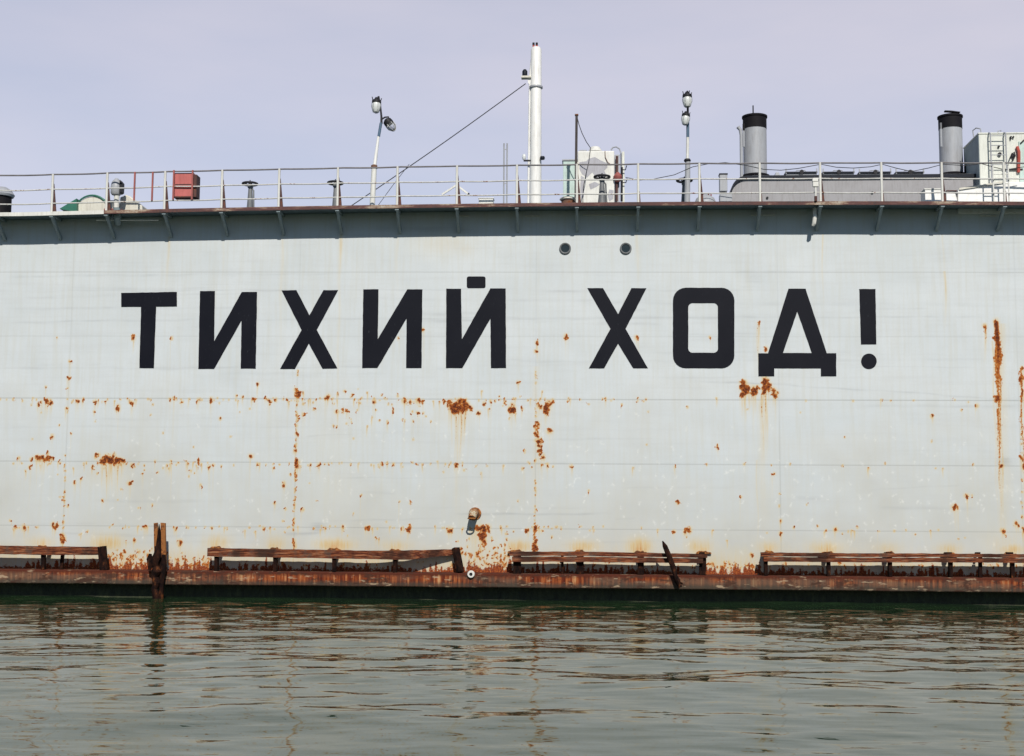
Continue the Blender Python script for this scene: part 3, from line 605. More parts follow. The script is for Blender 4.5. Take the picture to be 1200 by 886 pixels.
# ---- bent discharge pipe stub, fairlead ring
p = at(556, 601, -.2)
o = MB().tube([(p.x, .01, p.z-.02), (p.x-.01, -.16, p.z+.01), (p.x-.03, -.34, p.z-.03), (p.x-.045, -.42, p.z-.14)], [.115, .115, .11, .105], 16).build('discharge_pipe', M['stub'], dock, True)
MB().torus((p.x-.05, -.43, p.z-.15), .095, .022, 20, 6).build('lip', M['rustiron'], o, True)
MB().lathe((p.x, 0, p.z-.02), [(.17, -.02), (.17, -.002), (.11, -.002), (.11, -.02)], 20, 'y').build('flange', M['rustiron'], o)
p = at(552, 673, -.63)
MB().lathe((p.x, -.60, p.z), [(.045, .0), (.045, -.09), (.085, -.09), (.10, -.07), (.10, .0)], 20, 'y').build('ring', M['white'], dock, True)
MB().lathe((p.x, -.61, p.z), [(.001, -.03), (.05, -.03), (.05, -.02), (.001, -.02)], 16, 'y').build('plug', M['darkmetal'], dock)
# scupper pipes hanging from the deck edge
a, b = at(137, 243, -.55), at(138, 262, -.30)
MB().tube([a, (a.x, -.5, a.z-.25), (b.x, -.3, b.z)], [.10, .10, .09], 14).build('scupper_pipe', M['bracket'], dock, True)
a, b = at(955, 244, -.43), at(954, 262, -.43)
MB().tube([a, (a.x, -.43, (a.z+b.z)/2), b, (b.x-.03, -.40, b.z-.05)], [.06, .06, .055, .04], 12).build('scupper_pipe', M['white'], dock, True)

# ------------------------------------------------------------------ TIMBER FENDERS
zled = ZL1
def fender(label, pxs, beam, posts, lugs, caps=(), double=False, bend=None):
    """beam: list of (px, py_top, py_bottom, standoff)"""
    base = at(pxs, 672, -.45); t = thing('timber_fender', label, 'fender', (base.x, -.45, zled), 'timber fenders along the dock waterline')
    def sect(lst, name, mat, dy=.16, amp=.008):
        vs = []; fs = []; n = 0
        for (a, b) in zip(lst[:-1], lst[1:]):
            m = max(2, int(abs(b[0]-a[0])/6))
            for k in range(m+(b is lst[-1])):
                u = k/m; px = a[0]+(b[0]-a[0])*u; so_ = a[3]+(b[3]-a[3])*u
                y = -so_; pt, pb = at(px, a[1]+(b[1]-a[1])*u, y-dy/2), at(px, a[2]+(b[2]-a[2])*u, y-dy/2)
                q = lambda s_: amp*mnoise.noise(Vector((px*.09, s_*3.3, pxs*.1)))*1.6
                for (yy, z, s_) in ((y-dy/2, pb.z, 1), (y-dy/2, pt.z, 2), (y+dy/2, pt.z, 3), (y+dy/2, pb.z, 4)):
                    vs.append((pt.x, yy+q(s_+9), z+q(s_)))
                n += 1
        for i in range(n-1):
            for j in range(4): fs.append([i*4+j, (i+1)*4+j, (i+1)*4+(j+1) % 4, i*4+(j+1) % 4])
        fs += [[0, 1, 2, 3], [n*4-4, n*4-3, n*4-2, n*4-1]]
        return MB().add(vs, fs).build(name, mat, t)
    if double:
        mid = [((a[1]*.54+a[2]*.46)) for a in beam]
        sect([(a[0], a[1], m-.5, a[3]) for a, m in zip(beam, mid)], 'beam', M['wood'])
        sect([(a[0]+(3 if i == 0 else -5), m+.3, a[2], a[3]+.02) for i, (a, m) in enumerate(zip(beam, mid))], 'beam', M['wood'])
    else: sect(beam, 'beam', M['wood'])
    for (px, wpx, so_, lean) in posts:
        tp, bt = at(px, 651, -so_), at(px+lean, 672, -so_); wm = wpx*DIST/F
        mb = MB(); d = .09
        mb.beam((tp.x, -so_+.03, tp.z+.03), (bt.x, -so_+.03, zled+.005), wm, d)
        if so_ > .3: mb.beam((tp.x, -so_+.10, tp.z+.05), (tp.x, -.01, tp.z+.04), wm*.7, .07)
        o = mb.build('post', M['rustpost'], t, bevel=.008)
    for px, py in lugs:
        c = at(px, py+2.2, -.05); mb = MB()
        k_ = random.uniform(.7, 1.1); prof = [(-.22*k_, -.05), (-.20*k_, -.012), (-.13*k_, .02), (-.10*k_, .045), (.02, .035), (.09*k_, .05), (.13*k_, .012), (.21*k_, .0), (.22*k_, -.05)]
        mb.prism([(c.x+a*random.uniform(.85, 1.1), c.z+b+random.uniform(-.012, .012)) for a, b in prof], -.085, -.012)
        mb.build('lug', M['rustiron'], t, bevel=.01)
    return t
fender('weathered timber fender left of the rusty stake, with a dark square end post', 50,
       [(-150, 636.5, 648, .5), (0, 639.5, 649.5, .5), (60, 640.5, 650.5, .5), (117, 641, 650.5, .5)],
       [(-90, 7, .45, 0), (-20, 7, .45, 0), (50.5, 7, .45, 0), (73, 3, .3, -2)], LUGS[1])
t = COL.objects[-1]
f1 = [o for o in COL.objects if o.name.startswith('timber_fender')][0]
a = at(119.5, 640.2, -.5); b = at(122, 671, -.5)
MB().beam((a.x, -.5, a.z), (b.x, -.5, zled+.004), .17, .2).build('post', M['rustpost'], f1, bevel=.012)
fender('weathered timber fender right of the rusty stake, its right end bent in', 400,
       [(243, 642.3, 652, .5), (330, 643.8, 653.5, .5), (440, 645.5, 655.5, .5), (480, 645, 656, .42), (505, 644.5, 653, .26), (534, 643.5, 650, .10)],
       [(253.5, 8, .45, 0), (322.5, 9, .45, 0), (391.5, 9, .45, 0), (463, 9, .4, 0)], LUGS[2])
f2 = [o for o in COL.objects if o.name.startswith('timber_fender') and 'bent in' in o['label']][0]
a = at(534, 642, -.2); b = at(539.5, 671, -.35)
MB().beam((a.x, -.2, a.z), (b.x, -.35, zled+.02), .19, .12).build('post', M['rustpost'], f2, bevel=.012)
fender('weathered two-plank timber fender with a dark pole leaning across its right half', 710,
       [(597, 646.5, 658.5, .5), (680, 646.5, 658.5, .5), (760, 648, 659.5, .5), (829, 649.5, 660, .5)],
       [(606, 9, .45, 0), (659, 3, .4, 0), (680, 8, .45, 0), (751, 7, .45, 0), (823.5, 8, .45, 0)], LUGS[3], double=True)
fender('long splintered timber fender running out at the right picture edge', 1050,
       [(892, 647.5, 658, .5), (1000, 648.5, 659, .5), (1100, 648.8, 659, .5), (1200, 649.5, 659.5, .5), (1330, 650, 661, .5)],
       [(897.5, 8, .45, 0), (971, 7, .45, 0), (1043, 8, .45, 0), (1114, 8, .45, 0), (1149, 4, .42, 0), (1186.5, 7, .45, 0), (1260, 7, .45, 0)], LUGS[4], double=True)

# rusty stake with gnarled timber, standing at the dock foot
c = at(184, 672, -.75); t = thing('broken_stake', 'rust-orange splintered iron and timber stake standing in the water against the dock', 'stake', (c.x, -.75, 0))
def taper(pts, name, mat, y0, y1, par):
    P = [(at(px, py, y0).x, at(px, py, y0).z) for px, py in pts]; return MB().prism(P, y0, y1).build(name, mat, par, bevel=.006)
taper([(180, 613), (184.5, 612.5), (184.5, 630), (185, 645), (185, 672), (182, 672), (180.5, 650)], 'iron_flange', M['stake'], -.68, -.62, t)
taper([(188, 612.5), (193.5, 613), (194, 640), (194.5, 668), (189, 668), (188.2, 640)], 'iron_flange', M['stake'], -.70, -.62, t)
taper([(186, 614), (188, 624), (188.6, 672), (182, 672), (180.5, 655), (183.5, 632)], 'splinter', M['rustpost'], -.76, -.70, t)
def gnarl(pts, name, mat, par, rad):
    o = MB().tube(pts, rad, 12)
    for i, v in enumerate(o.v):
        n = mnoise.noise(v*9)*.035; v.x += n; v.y += mnoise.noise(v*8+Vector((5, 0, 0)))*.03
    return o.build(name, mat, par, True)
def P(px, py, Y): return tuple(at(px, py, Y))
gnarl([P(x, y, -.82) for x, y in ((182, 640), (184, 645), (184, 651), (181, 658), (182, 664), (184, 670), (181, 676), (184, 683), (181, 690), (183, 697), (183, 712))], 'gnarled_timber', M['rustpost'], t, [.03, .07, .11, .14, .09, .14, .09, .12, .08, .11, .09])
gnarl([P(x, y, -.84) for x, y in ((176, 649), (175, 655), (177, 663), (175, 668))], 'splinter', M['rustpost'], t, [.04, .08, .07, .03])
gnarl([P(x, y, -.80) for x, y in ((192, 650), (192, 665), (190, 680), (189, 700), (189, 712))], 'splinter', M['rustpost'], t, [.05, .08, .07, .06, .05])
# leaning pole
c = at(795, 688, -.72); t = thing('leaning_pole', 'thin dark driftwood pole leaning against the two-plank fender', 'pole', (c.x, -.72, c.z))
gnarl([P(776.5, 634, -.72), P(779, 640, -.74), P(784, 651, -.78), P(788, 663, -.80), P(791, 674, -.80), P(794, 681, -.78), P(796, 689, -.74)], 'shaft', M['rustpost'], t, [.02, .05, .07, .06, .055, .07, .03])
gnarl([P(793, 681, -.78), P(799, 684, -.72)], 'splinter', M['rustpost'], t, [.035, .02])

# ------------------------------------------------------------------ RAILING
RY = -.74
rx0 = at(0, 200, RY).x
t = thing('deck_railing', 'long white three-bar pipe railing along the edge of the dock deck', 'railing', (0, RY, deckz(0)))
H = 1.06
def railz(x, f): return deckz(x) + H*f
for f, nm in ((1., 'top_rail'), (.60, 'middle_rail'), (.235, 'lower_rail')):
    pts = []; xx = bxs[0]
    while xx <= bxs[-1]:
        sag = -.012*math.sin(PI*((xx-bxs[0])/gap % 1)) + .012*mnoise.noise(Vector((xx*.8, f*9, 0)))
        pts.append((xx, RY+.015*mnoise.noise(Vector((xx*.6, f*5, 4))), railz(xx, f)+sag)); xx += gap/6
    MB().tube(pts, .019 if f < 1 else .022, 8).build(nm, M['railrust'] if f == 1 else M['rail'], t, True)
p0 = None
for i, x in enumerate(bxs):
    z = deckz(x)
    if p0 is None:
        p0 = MB().tube([(x, RY, z), (x, RY, z+H+.01)], .034, 10).build('post', M['white'], t, True)
        q0 = MB().beam((x+.03, RY+.02, z), (x+.01, RY+.02, z+.30), .05, .07).build('foot', M['raildark'], p0)
        s0 = MB().tube([(x+.075, RY+.05, z), (x+.02, RY+.03, z+.80)], [.045, .018], 6).build('brace', M['raildark'], p0)
        px0_, pz0_ = x, z
    else:
        c = p0.copy(); COL.objects.link(c); c.parent = t; c.location = (x-px0_, 0, z-pz0_)
        for ch in (q0, s0) if i % 2 == 0 or x < 0 else (q0,):
            d = ch.copy(); COL.objects.link(d); d.parent = c
for px in (157, 178):
    a, b = at(px+1, 201.5, RY-.03), at(px, 235, RY-.03)
    o = MB().box((b.x-.022, RY-.045, b.z), (b.x+.022, RY-.01, a.z)).build('bar', M['redpipe'], t); o['label'] = 'red flat bar bolted to the rails'

# ------------------------------------------------------------------ DECK THINGS
def deckbase(px, Y): p = at(px, 238, Y); return Vector((p.x, Y, deckz(p.x)))
# vent at the left edge
b = deckbase(3, 1.0); t = thing('deck_ventilator', 'black ventilator with a grey domed cap at the left end of the deck', 'ventilator', b)
c = at(2, 231, 1.0); tp = at(2, 219, 1.0).z; R = .33
MB().lathe((c.x, 1, b.z), [(R-.05, 0), (R-.05, tp-b.z-.28)], 24).build('body', M['black'], t, True)
MB().lathe((c.x, 1, tp-.30), [(R, 0), (R+.03, .06), (R-.06, .2), (R-.2, .28), (.01, .30)], 24).build('cap', M['grey'], t, True)
# hose reel with green rim and sheet
b = deckbase(107, 1.2); t = thing('hose_reel', 'pale half-hidden reel with green rim beside a green sloping sheet', 'reel', b)
c = at(109, 250, 1.2)
o = MB().lathe((c.x, 1.2, c.z), [(.001, -.10), (.47, -.10), (.47, .10), (.001, .10)], 40, 'y').build('drum', M['palegreen'] if False else M['cream'], t, True)
MB().torus((c.x, 1.08, c.z), .50, .028, 40, 8, 'y').build('rim', M['green'], t, True)
MB().torus((c.x, 1.32, c.z), .50, .028, 40, 8, 'y').build('rim', M['green'], t, True)
p1, p2, p3 = at(72, 246, 1.1), at(92, 234, 1.1), at(92, 250, 1.1)
MB().prism([(p1.x, p1.z), (p2.x, p2.z), (p3.x, p3.z)], .95, 1.6).build('sheet', M['green'], t)
# gooseneck vent
b = deckbase(137, -.35); t = thing('gooseneck_ventilator', 'grey rounded vent head on a short pipe with dark right side at the deck edge', 'vent', b)
c = at(137, 226, -.35); tp = at(137, 209, -.35).z; bz = at(137, 228.5, -.35).z
MB().tube([(c.x, -.35, b.z), (c.x, -.35, bz+.05)], .075, 14).build('pipe', M['white'], t, True)
MB().lathe((c.x-.02, -.35, bz), [(.12, 0), (.15, .05), (.155, .22), (.13, .36), (.04, tp-bz-.005), (.001, tp-bz)], 20).build('hood', M['grey'], t, True)
MB().prism([(c.x+.10, bz+.02), (c.x+.17, bz+.06), (c.x+.17, tp-.14), (c.x+.10, tp-.06)], -.46, -.24).build('dark_side', M['darkmetal'], t, bevel=.01)  # dark piece that forms the hood's dark right side
MB().box((c.x-.30, -.5, b.z+.01), (c.x+.18, -.2, b.z+.12)).build('base', M['redpipe'], t, bevel=.01)
# tarp box right of it
b = deckbase(152, .3); t = thing('covered_winch', 'low beige tarpaulin-covered winch sloping down to the right beside the vent head', 'winch', b)
pp = [at(x, y, .2) for x, y in ((141, 250), (142, 232), (149, 229), (154, 231), (168, 242), (168, 250))]
MB().prism([(p.x, p.z) for p in pp], .1, .7).build('cover', M['cream'], t, bevel=.03)
pp = [at(x, y, -.1) for x, y in ((123, 246), (123, 233.5), (134, 233.5), (134, 246))]
MB().prism([(p.x, p.z) for p in pp], .0, .4).build('box', M['cream'], t, bevel=.02)
# red locker on the rail
c = at(215.5, 216, -.60); b = Vector((c.x, -.6, at(215, 230, -.6).z)); t = thing('red_locker', 'faded red metal locker hung on the deck railing', 'locker', b)
x0, x1 = at(203.5, 216, -.75).x, at(226, 216, -.75).x; z0, z1 = at(215, 229.5, -.75).z, at(215, 202, -.75).z
MB().box((x0, -.70, z0), (x1, -.40, z1)).build('body', M['redbox'], t, bevel=.012)
MB().box((x0+.03, -.712, (z0+z1)/2-.012), (x1-.03, -.701, (z0+z1)/2+.012)).build('latch_bar', M['raildark'], t)
MB().box((x0-.005, -.722, z0-.035), (x1+.005, -.40, z0-.003)).build('dark_base', M['raildark'], t)  # dark strip along the bottom of the locker
MB().box((x1+.003, -.705, z0-.02), (x1+.09, -.36, z1-.05)).build('shaded_side', M['raildark'], t, bevel=.01)  # dark piece standing in for shade on the locker's right face
for px in (203.4, 225.4):
    q = at(px, 216, -.78); MB().box((q.x-.022, -.80, at(px, 234, -.78).z), (q.x+.022, -.765, at(px, 199.5, -.78).z)).build('hanger', M['redpipe'], t)

# handwheel valve stands
def wheel_stand(px, py, Y, label, sc=1.):
    b = deckbase(px, Y); c = at(px, py, Y); h = c.z-b.z
    t = thing('valve_handwheel', label, 'valve', b, 'handwheel valve stands on the deck')
    ped = MB(); ped.lathe(b, [(.12, .03), (.085, h*.45), (.055, h-.10), (.05, h-.07)], 14); ped.tube([(b.x+.13, Y-.02, b.z), (b.x+.10, Y-.02, c.z-.20), (b.x+.03, Y-.02, c.z-.12)], .022, 8)
    ped.box((b.x-.07, Y-.05, c.z-.12), (b.x+.07, Y+.05, c.z-.04)); ped.box((b.x-.16, Y-.16, b.z), (b.x+.16, Y+.16, b.z+.03))
    ped.build('pedestal', M['darkgrey'], t, True)
    wh = MB(); wh.torus(c, .205, .034, 28, 8)
    for k in range(5):
        a = 2*PI*k/5+.3; wh.tube([(c.x, Y, c.z-.01), (c.x+.10*math.cos(a), Y+.10*math.sin(a), c.z-.035), (c.x+.2*math.cos(a), Y+.2*math.sin(a), c.z)], .016, 6)
    wh.build('handwheel', M['darkmetal'], t, True)
    MB().lathe((c.x, Y, c.z-.06), [(.045, 0), (.045, .08), (.02, .12), (.015, .17)], 12).build('spindle', M['darkmetal'], t, True)
    return t
wheel_stand(293, 215.5, .9, 'dark handwheel valve stand right of the red locker')
wheel_stand(393, 214.5, .9, 'dark handwheel valve stand left of the leaning lamp post')
wheel_stand(705.5, 207.5, -.35, 'dark handwheel valve stand in front of the patched white tank')
wheel_stand(802, 211.5, .9, 'dark handwheel valve stand at the foot of the upright twin-lamp post')

# lamp masts
def lantern(c, par, glass, name='lantern', tilt=0, s=1.):
    T = Matrix.Rotation(tilt, 3, 'Y')
    def put(mb):
        for v in mb.v: v.xyz = (T @ (v-Vector(c))) + Vector(c)
        return mb
    g = put(MB().lathe(c, [(.001, -.225*s), (.085*s, -.20*s), (.135*s, -.10*s), (.142*s, .02*s), (.12*s, .09*s), (.001, .09*s)], 20)).build(name, glass, par, True)
    put(MB().lathe(c, [(.115*s, .085*s), (.145*s, .10*s), (.14*s, .17*s), (.08*s, .20*s), (.05*s, .26*s), (.001, .27*s)], 20)).build('cap', M['darkmetal'], g, True)
    cg = MB()
    for k in range(6):
        a = PI*k/3; cg.tube([(c[0]+.14*s*math.cos(a), c[1]+.14*s*math.sin(a), c[2]+.10*s), (c[0]+.15*s*math.cos(a), c[1]+.15*s*math.sin(a), c[2]-.03*s), (c[0]+.09*s*math.cos(a), c[1]+.09*s*math.sin(a), c[2]-.21*s), (c[0], c[1], c[2]-.245*s)], .0045*s, 5)
    for k in range(4):
        a = PI*k/2+.4; cg.tube([(c[0]+.12*s*math.cos(a), c[1]+.12*s*math.sin(a), c[2]+.16*s), (c[0]+.15*s*math.cos(a), c[1]+.15*s*math.sin(a), c[2]+.26*s)], .014*s, 5)
    cg = put(cg); cg.build('cage', M['darkmetal'], g, True)
    return g
Y = .3; b = deckbase(436, Y); t = thing('lamp_post', 'slightly leaning pole with one white and one dark caged lamp, beside the stay cable', 'lamp post', b, 'twin-lamp posts on the dock')
MB().tube([b, at(438.5, 196, Y)], .075, 14).build('pole', M['white'], t, True)
MB().tube([at(438.5, 198, Y), at(443.5, 160, Y)], [.055, .035], 12).build('upper_pole', M['mast'], t, True)
MB().tube([at(443.8, 160, Y), at(446.5, 144, Y)], .04, 12).build('sleeve', M['blue'], t, True)
q = at(438.5, 196, Y); MB().lathe(q, [(.09, -.04), (.09, .05), (.05, .07)], 14).build('collar', M['brown'], t, True)
MB().tube([at(447, 145, Y), at(447, 137, Y), at(445.8, 125, Y), at(443.5, 113, Y)], [.035, .03, .025, .03], 8).build('arm', M['darkmetal'], t, True)
MB().tube([at(447, 140, Y), at(451, 137.5, Y), at(455, 137, Y), at(456, 141, Y)], [.025]*4, 8).build('arm', M['darkmetal'], t, True)
g = lantern(at(441, 124, Y), t, M['lampglass'], tilt=.05, s=.92)
q = at(457, 146, Y); T = Matrix.Rotation(math.radians(-38), 3, 'Y')
g2 = MB().lathe((0, 0, 0), [(.001, -.20), (.07, -.185), (.115, -.10), (.12, 0), (.001, 0)], 18)
hd = MB().lathe((0, 0, 0), [(.12, .0), (.135, .05), (.125, .14), (.06, .19), (.001, .20)], 16)
cg = MB()
for k in range(6):
    a = PI*k/3; cg.tube([(.13*math.cos(a), .13*math.sin(a), .02), (.125*math.cos(a), .125*math.sin(a), -.10), (.05*math.cos(a), .05*math.sin(a), -.21), (0, 0, -.22)], .009, 5)
for mb in (g2, hd, cg):
    for v in mb.v: v.xyz = T @ v + q
hdo = hd.build('lamp_head', M['darkmetal'], t, True); g2.build('glass', M['clearglass'], hdo, True); cg.build('cage', M['rail'], hdo, True)

Y = .5; b = deckbase(805, Y); t = thing('lamp_post', 'upright pole with two milky caged lamps one above the other', 'lamp post', b, 'twin-lamp posts on the dock')
MB().tube([b, at(806, 188, Y)], [.085, .07], 14).build('pole', M['grey'], t, True)
MB().tube([at(805.5, 188, Y), at(806, 160, Y)], .04, 12).build('upper_pole', M['white'], t, True)
MB().tube([at(806, 161, Y), at(806, 140, Y)], .042, 12).build('sleeve', M['blue'], t, True)
MB().tube([at(806, 141, Y), at(806, 127, Y), at(805.5, 106.5, Y)], [.036, .03, .022], 8).build('arm', M['darkmetal'], t, True)
q = at(805.5, 188.5, Y); MB().lathe(q, [(.08, -.03), (.10, 0), (.08, .05)], 16).build('collar', M['darkmetal'], t, True)
q = at(805, 119, Y); lantern((q.x, Y-.12, q.z), t, M['lampglass'], s=.92)
q = at(803, 141, Y); lantern((q.x, Y-.14, q.z), t, M['lampglass'], s=.8, tilt=.1)

# chevron-shaped bracket, small box, thin twin poles
Y = .9; b = deckbase(535, Y); t = thing('antenna_bracket', 'pale chevron-shaped antenna bracket above the deck behind the railing', 'antenna', b)
MB().beam(at(535, 217, Y), at(518, 228, Y), .04, .05).build('wing', M['white'], t)
MB().beam(at(535, 217, Y), at(549, 227.5, Y), .04, .05).build('wing', M['white'], t)
MB().tube([b, at(535, 195, Y)], .018, 8).build('stem', M['white'], t, True)
q = at(549, 228, Y); MB().lathe(q, [(.03, -.04), (.03, .04)], 10).build('tip', M['darkmetal'], t)
Y = .2; b = deckbase(569, Y); t = thing('white_box', 'small low white box on the deck left of the thin twin poles', 'box', b)
a = at(561, 232.8, Y); c = at(578, 233.5, Y); MB().box((a.x, Y, b.z), (c.x, Y+.3, a.z)).build('body', M['white'], t, bevel=.015)
MB().box((a.x-.015, Y-.015, a.z+.002), (c.x+.015, Y+.315, a.z+.025)).build('lid', M['white'], t, bevel=.005)
Y = 1.4; b = deckbase(592, Y); t = thing('twin_pole', 'pair of thin grey pipes standing close together left of the tall white mast', 'pole', b)
for px in (590.4, 594): MB().tube([(at(px, 230, Y).x, Y, b.z), at(px+.3, 168, Y)], .021, 8).build('pipe', M['grey'], t, True)
for py in (175, 215): q, q2 = at(590, py, Y), at(594.5, py, Y); MB().box((q.x, Y-.01, q.z-.012), (q2.x, Y+.01, q.z+.012)).build('tie', M['grey'], t)

# tall mast
Y = 1.5; b = deckbase(627.5, Y); t = thing('tall_mast', 'tall thick white cylindrical mast with two short dark tips on top', 'mast', b)
tp = at(627, 56, Y); R = .165
MB().lathe(b, [(R+.01, 0), (R, 2), (R-.01, tp.z-b.z-.06), (R-.04, tp.z-b.z), (.01, tp.z-b.z+.01)], 32).build('mast_tube', M['mast'], t, True)
MB().tube([(b.x-R-.05, Y, b.z), at(620.8, 103, Y), at(621.5, 85, Y), at(623, 70, Y)], .03, 8).build('conduit', M['mast'], t, True)
for px in (625.2, 629):
    q = at(px, 56, Y); o = MB().tube([q, (q.x, Y, q.z+.08)], .03, 8).build('tip', M['amber'], t, True); MB().tube([(q.x, Y, q.z+.075), (q.x, Y, q.z+.15)], .034, 8).build('cap', M['darkmetal'], o, True)
q = at(627, 102.5, Y); MB().lathe((b.x, Y, q.z), [(R-.02, -.03), (R+.03, -.025), (R+.03, .025), (R-.02, .03)], 28).build('clamp', M['grey'], t, True)
q = at(615, 91, Y); o = MB().box((q.x-.10, Y-.1, q.z-.03), (q.x+.18, Y+.1, q.z+.03)).build('lamp_bracket', M['cream'], t, bevel=.008)
MB().lathe((q.x, Y, q.z+.03), [(.07, 0), (.075, .03), (.075, .16), (.04, .21), (.001, .22)], 14).build('signal_lamp', M['navy'], o, True)
pp = [at(x, y, Y) for x, y in ((618, 92), (623, 92), (623, 101), (619, 98))]; MB().prism([(p.x, p.z) for p in pp], Y-.03, Y+.03).build('gusset', M['mast'], t)
q = at(616, 188.5, Y); o = MB().box((q.x-.05, Y-.2, q.z-.06), (q.x+.16, Y-.14, q.z-.02)).build('lamp_bracket', M['darkmetal'], t)
MB().lathe((q.x-.04, Y-.17, q.z-.02), [(.03, 0), (.05, .04), (.055, .12), (.03, .17), (.001, .175)], 12).build('small_lamp', M['lampglass'], o, True)
q = at(637.5, 187, Y); MB().lathe((q.x-.04, Y-.17, q.z), [(.001, -.05), (.06, -.045), (.075, 0), (.06, .045), (.001, .05)], 14).build('small_lamp', M['navy'], t, True)
o = MB().tube([(b.x+R-.03, Y-.1, q.z), (q.x-.04, Y-.17, q.z)], .015, 6).build('lamp_arm', M['darkmetal'], t)

# stay cables
Y = 1.4
def cable(name, label, pts, r, cat='cable', grp=None, ys=None):
    P_ = [Vector(p) for p in pts]; t = MB().tube(P_, r, 6).build(name, M['cable'], None, True)
    t['label'] = label; t['category'] = cat
    if grp: t['group'] = grp
    return t
a, b_ = at(616, 98, 1.4), at(409, 243, 1.4)
cable('stay_cable', 'long grey stay cable sloping from the tall mast down to the deck at left', [a+(b_-a)*(k/12)-Vector((0, 0, .05*math.sin(PI*k/12))) for k in range(13)], .014)
a2, b2 = at(479.5, 192.5, 1.4), at(440, 245, 1.2)
cable('guy_wire', 'thin short wire branching from the stay cable down towards the deck', [a2, (a2+b2)/2+Vector((0, 0, .02)), b2], .009)

# dark thin post with drooping wire, pale green cabinet, capstan
Y = .3; b = deckbase(674.5, Y); t = thing('thin_post', 'thin dark rusty post with a drooping wire, left of the patched white tank', 'post', b)
MB().beam(b, at(675.7, 135.5, Y), .07, .07).build('shaft', M['postdark'], t); q = at(675.7, 135.5, Y); MB().box((q.x-.05, Y-.05, q.z), (q.x+.05, Y+.05, q.z+.035)).build('cap', M['brown'], t)
MB().box((b.x+.045, Y-.03, b.z), (b.x+.09, Y+.03, at(676, 190, Y).z)).build('stiffener', M['cream'], t)
pts = [at(x, y, Y+.3*min(1, (x-676)/16)) for x, y in ((676.5, 138), (678.5, 146), (682, 156), (687, 166), (692, 173.5), (690, 190), (686.5, 205), (683.5, 220), (683, 238))]
cable('drooping_wire', 'thin wire hanging from the thin rusty post over the white tank', pts, .012)
Y = 1.7; b = deckbase(668, Y); t = thing('pale_green_cabinet', 'pale green flat-topped cabinet behind the thin rusty post', 'cabinet', b)
a, c = at(660, 188.5, Y), at(676, 188.5, Y)
MB().box((a.x, Y, b.z), (c.x, Y+.5, a.z)).build('body', M['palegreen'], t, bevel=.01); MB().box((a.x-.03, Y-.03, a.z+.003), (c.x+.03, Y+.53, a.z+.04)).build('lid', M['grey'], t)
MB().box((a.x+.08, Y-.012, a.z-.55), (c.x-.03, Y-.003, a.z-.1)).build('door', M['palegreen'], t, bevel=.003)
Y = -.1; b = deckbase(665.5, Y); t = thing('capstan', 'low round rusty brown capstan beside the thin post', 'capstan', b)
tz = at(665, 232, Y).z-b.z
MB().lathe(b, [(.21, 0), (.20, .05), (.17, tz*.5), (.19, tz*.75)], 24).build('drum', M['brown'], t, True)
MB().lathe((b.x, Y, b.z+tz*.75), [(.20, 0), (.23, .02), (.22, tz*.2), (.17, tz*.28), (.001, tz*.3)], 24).build('head', M['cream'], t, True)

# patched white tank
Y = 1.2; b = deckbase(700, Y); t = thing('white_tank', 'square white tank with grey paint patches and a domed hatch on top', 'tank', b)
x0, x1 = at(676.8, 200, Y).x, at(720, 200, Y).x; zt = at(700, 176.8, Y).z
MB().box((x0, Y, b.z), (x1, Y+1.1, zt)).build('body', M['white'], t, bevel=.03)
q = at(697.5, 176, Y+.4); h = MB().lathe((q.x, Y+.4, zt), [(.20, 0), (.20, .04)], 28).build('hatch_neck', M['darkmetal'], t, True)
MB().lathe((q.x, Y+.4, zt+.042), [(.19, 0), (.22, .03), (.17, .10), (.13, .17), (.001, .19)], 28).build('hatch_lid', M['white'], t, True)
q2 = at(683.5, 176.5, Y+.2); MB().box((q2.x-.12, Y+.05, zt+.002), (q2.x+.10, Y+.3, zt+.045)).build('lid', M['grey'], t)
def patchpoly(pts, mat='patch', par=None, off=.004, Yb=None):
    P_ = [at(x, y, Y) for x, y in pts]; MB().prism([(p.x, p.z) for p in P_], Y-off, Y-.001).build('paint_patch', M[mat], par or t)
patchpoly([(679, 190), (687, 189), (690, 186), (697, 184), (704, 188), (711, 191), (712, 196), (708, 200), (711, 206), (700, 210), (694, 202), (688, 208), (682, 204), (679, 198)])
patchpoly([(690, 216), (697, 213), (703, 216), (699, 219), (692, 222)])
patchpoly([(714, 222), (719, 223), (718.5, 233), (714, 236), (712, 229)])
patchpoly([(681, 206), (684.5, 208), (684.5, 230), (681, 234), (680, 220)])
MB().tube([at(709, 177, Y-.02), at(709.3, 184, Y-.03), at(712, 190, Y-.03), at(716, 193, Y-.02)], .01, 5).build('hose', M['brown'], t, True)
# pipework on its right
px_ = MB().box((at(720.5, 200, Y).x, Y+.1, b.z), (at(726, 200, Y).x, Y+.5, at(722, 180, Y).z)).build('side_panel', M['grey'], t, bevel=.01)
MB().box((at(729, 200, Y).x, Y+.1, b.z), (at(732, 200, Y).x, Y+.5, at(722, 176.5, Y).z)).build('side_panel', M['mint'], t, bevel=.01)
MB().tube([at(716, 176, Y+.1), at(718, 173, Y+.1), at(722, 172, Y+.1), at(726, 174.5, Y+.05), at(727.8, 180, Y-.03), at(727.8, 236, Y-.03)], [.02]*6, 8).build('pipe', M['grey'], t, True)
MB().tube([at(728.8, 196, Y-.06), at(728.6, 236, Y-.06)], .03, 8).build('pipe', M['darkmetal'], t, True)
MB().tube([at(723, 183, Y), at(722.6, 236, Y)], .035, 8).build('pipe', M['raildark'], t, True)
q = at(724, 208, Y-.1); MB().lathe((q.x, Y-.05, q.z), [(.05, -.12), (.12, -.05), (.13, .04), (.09, .1), (.04, .16)], 12).build('valve', M['redpipe'], t, True)
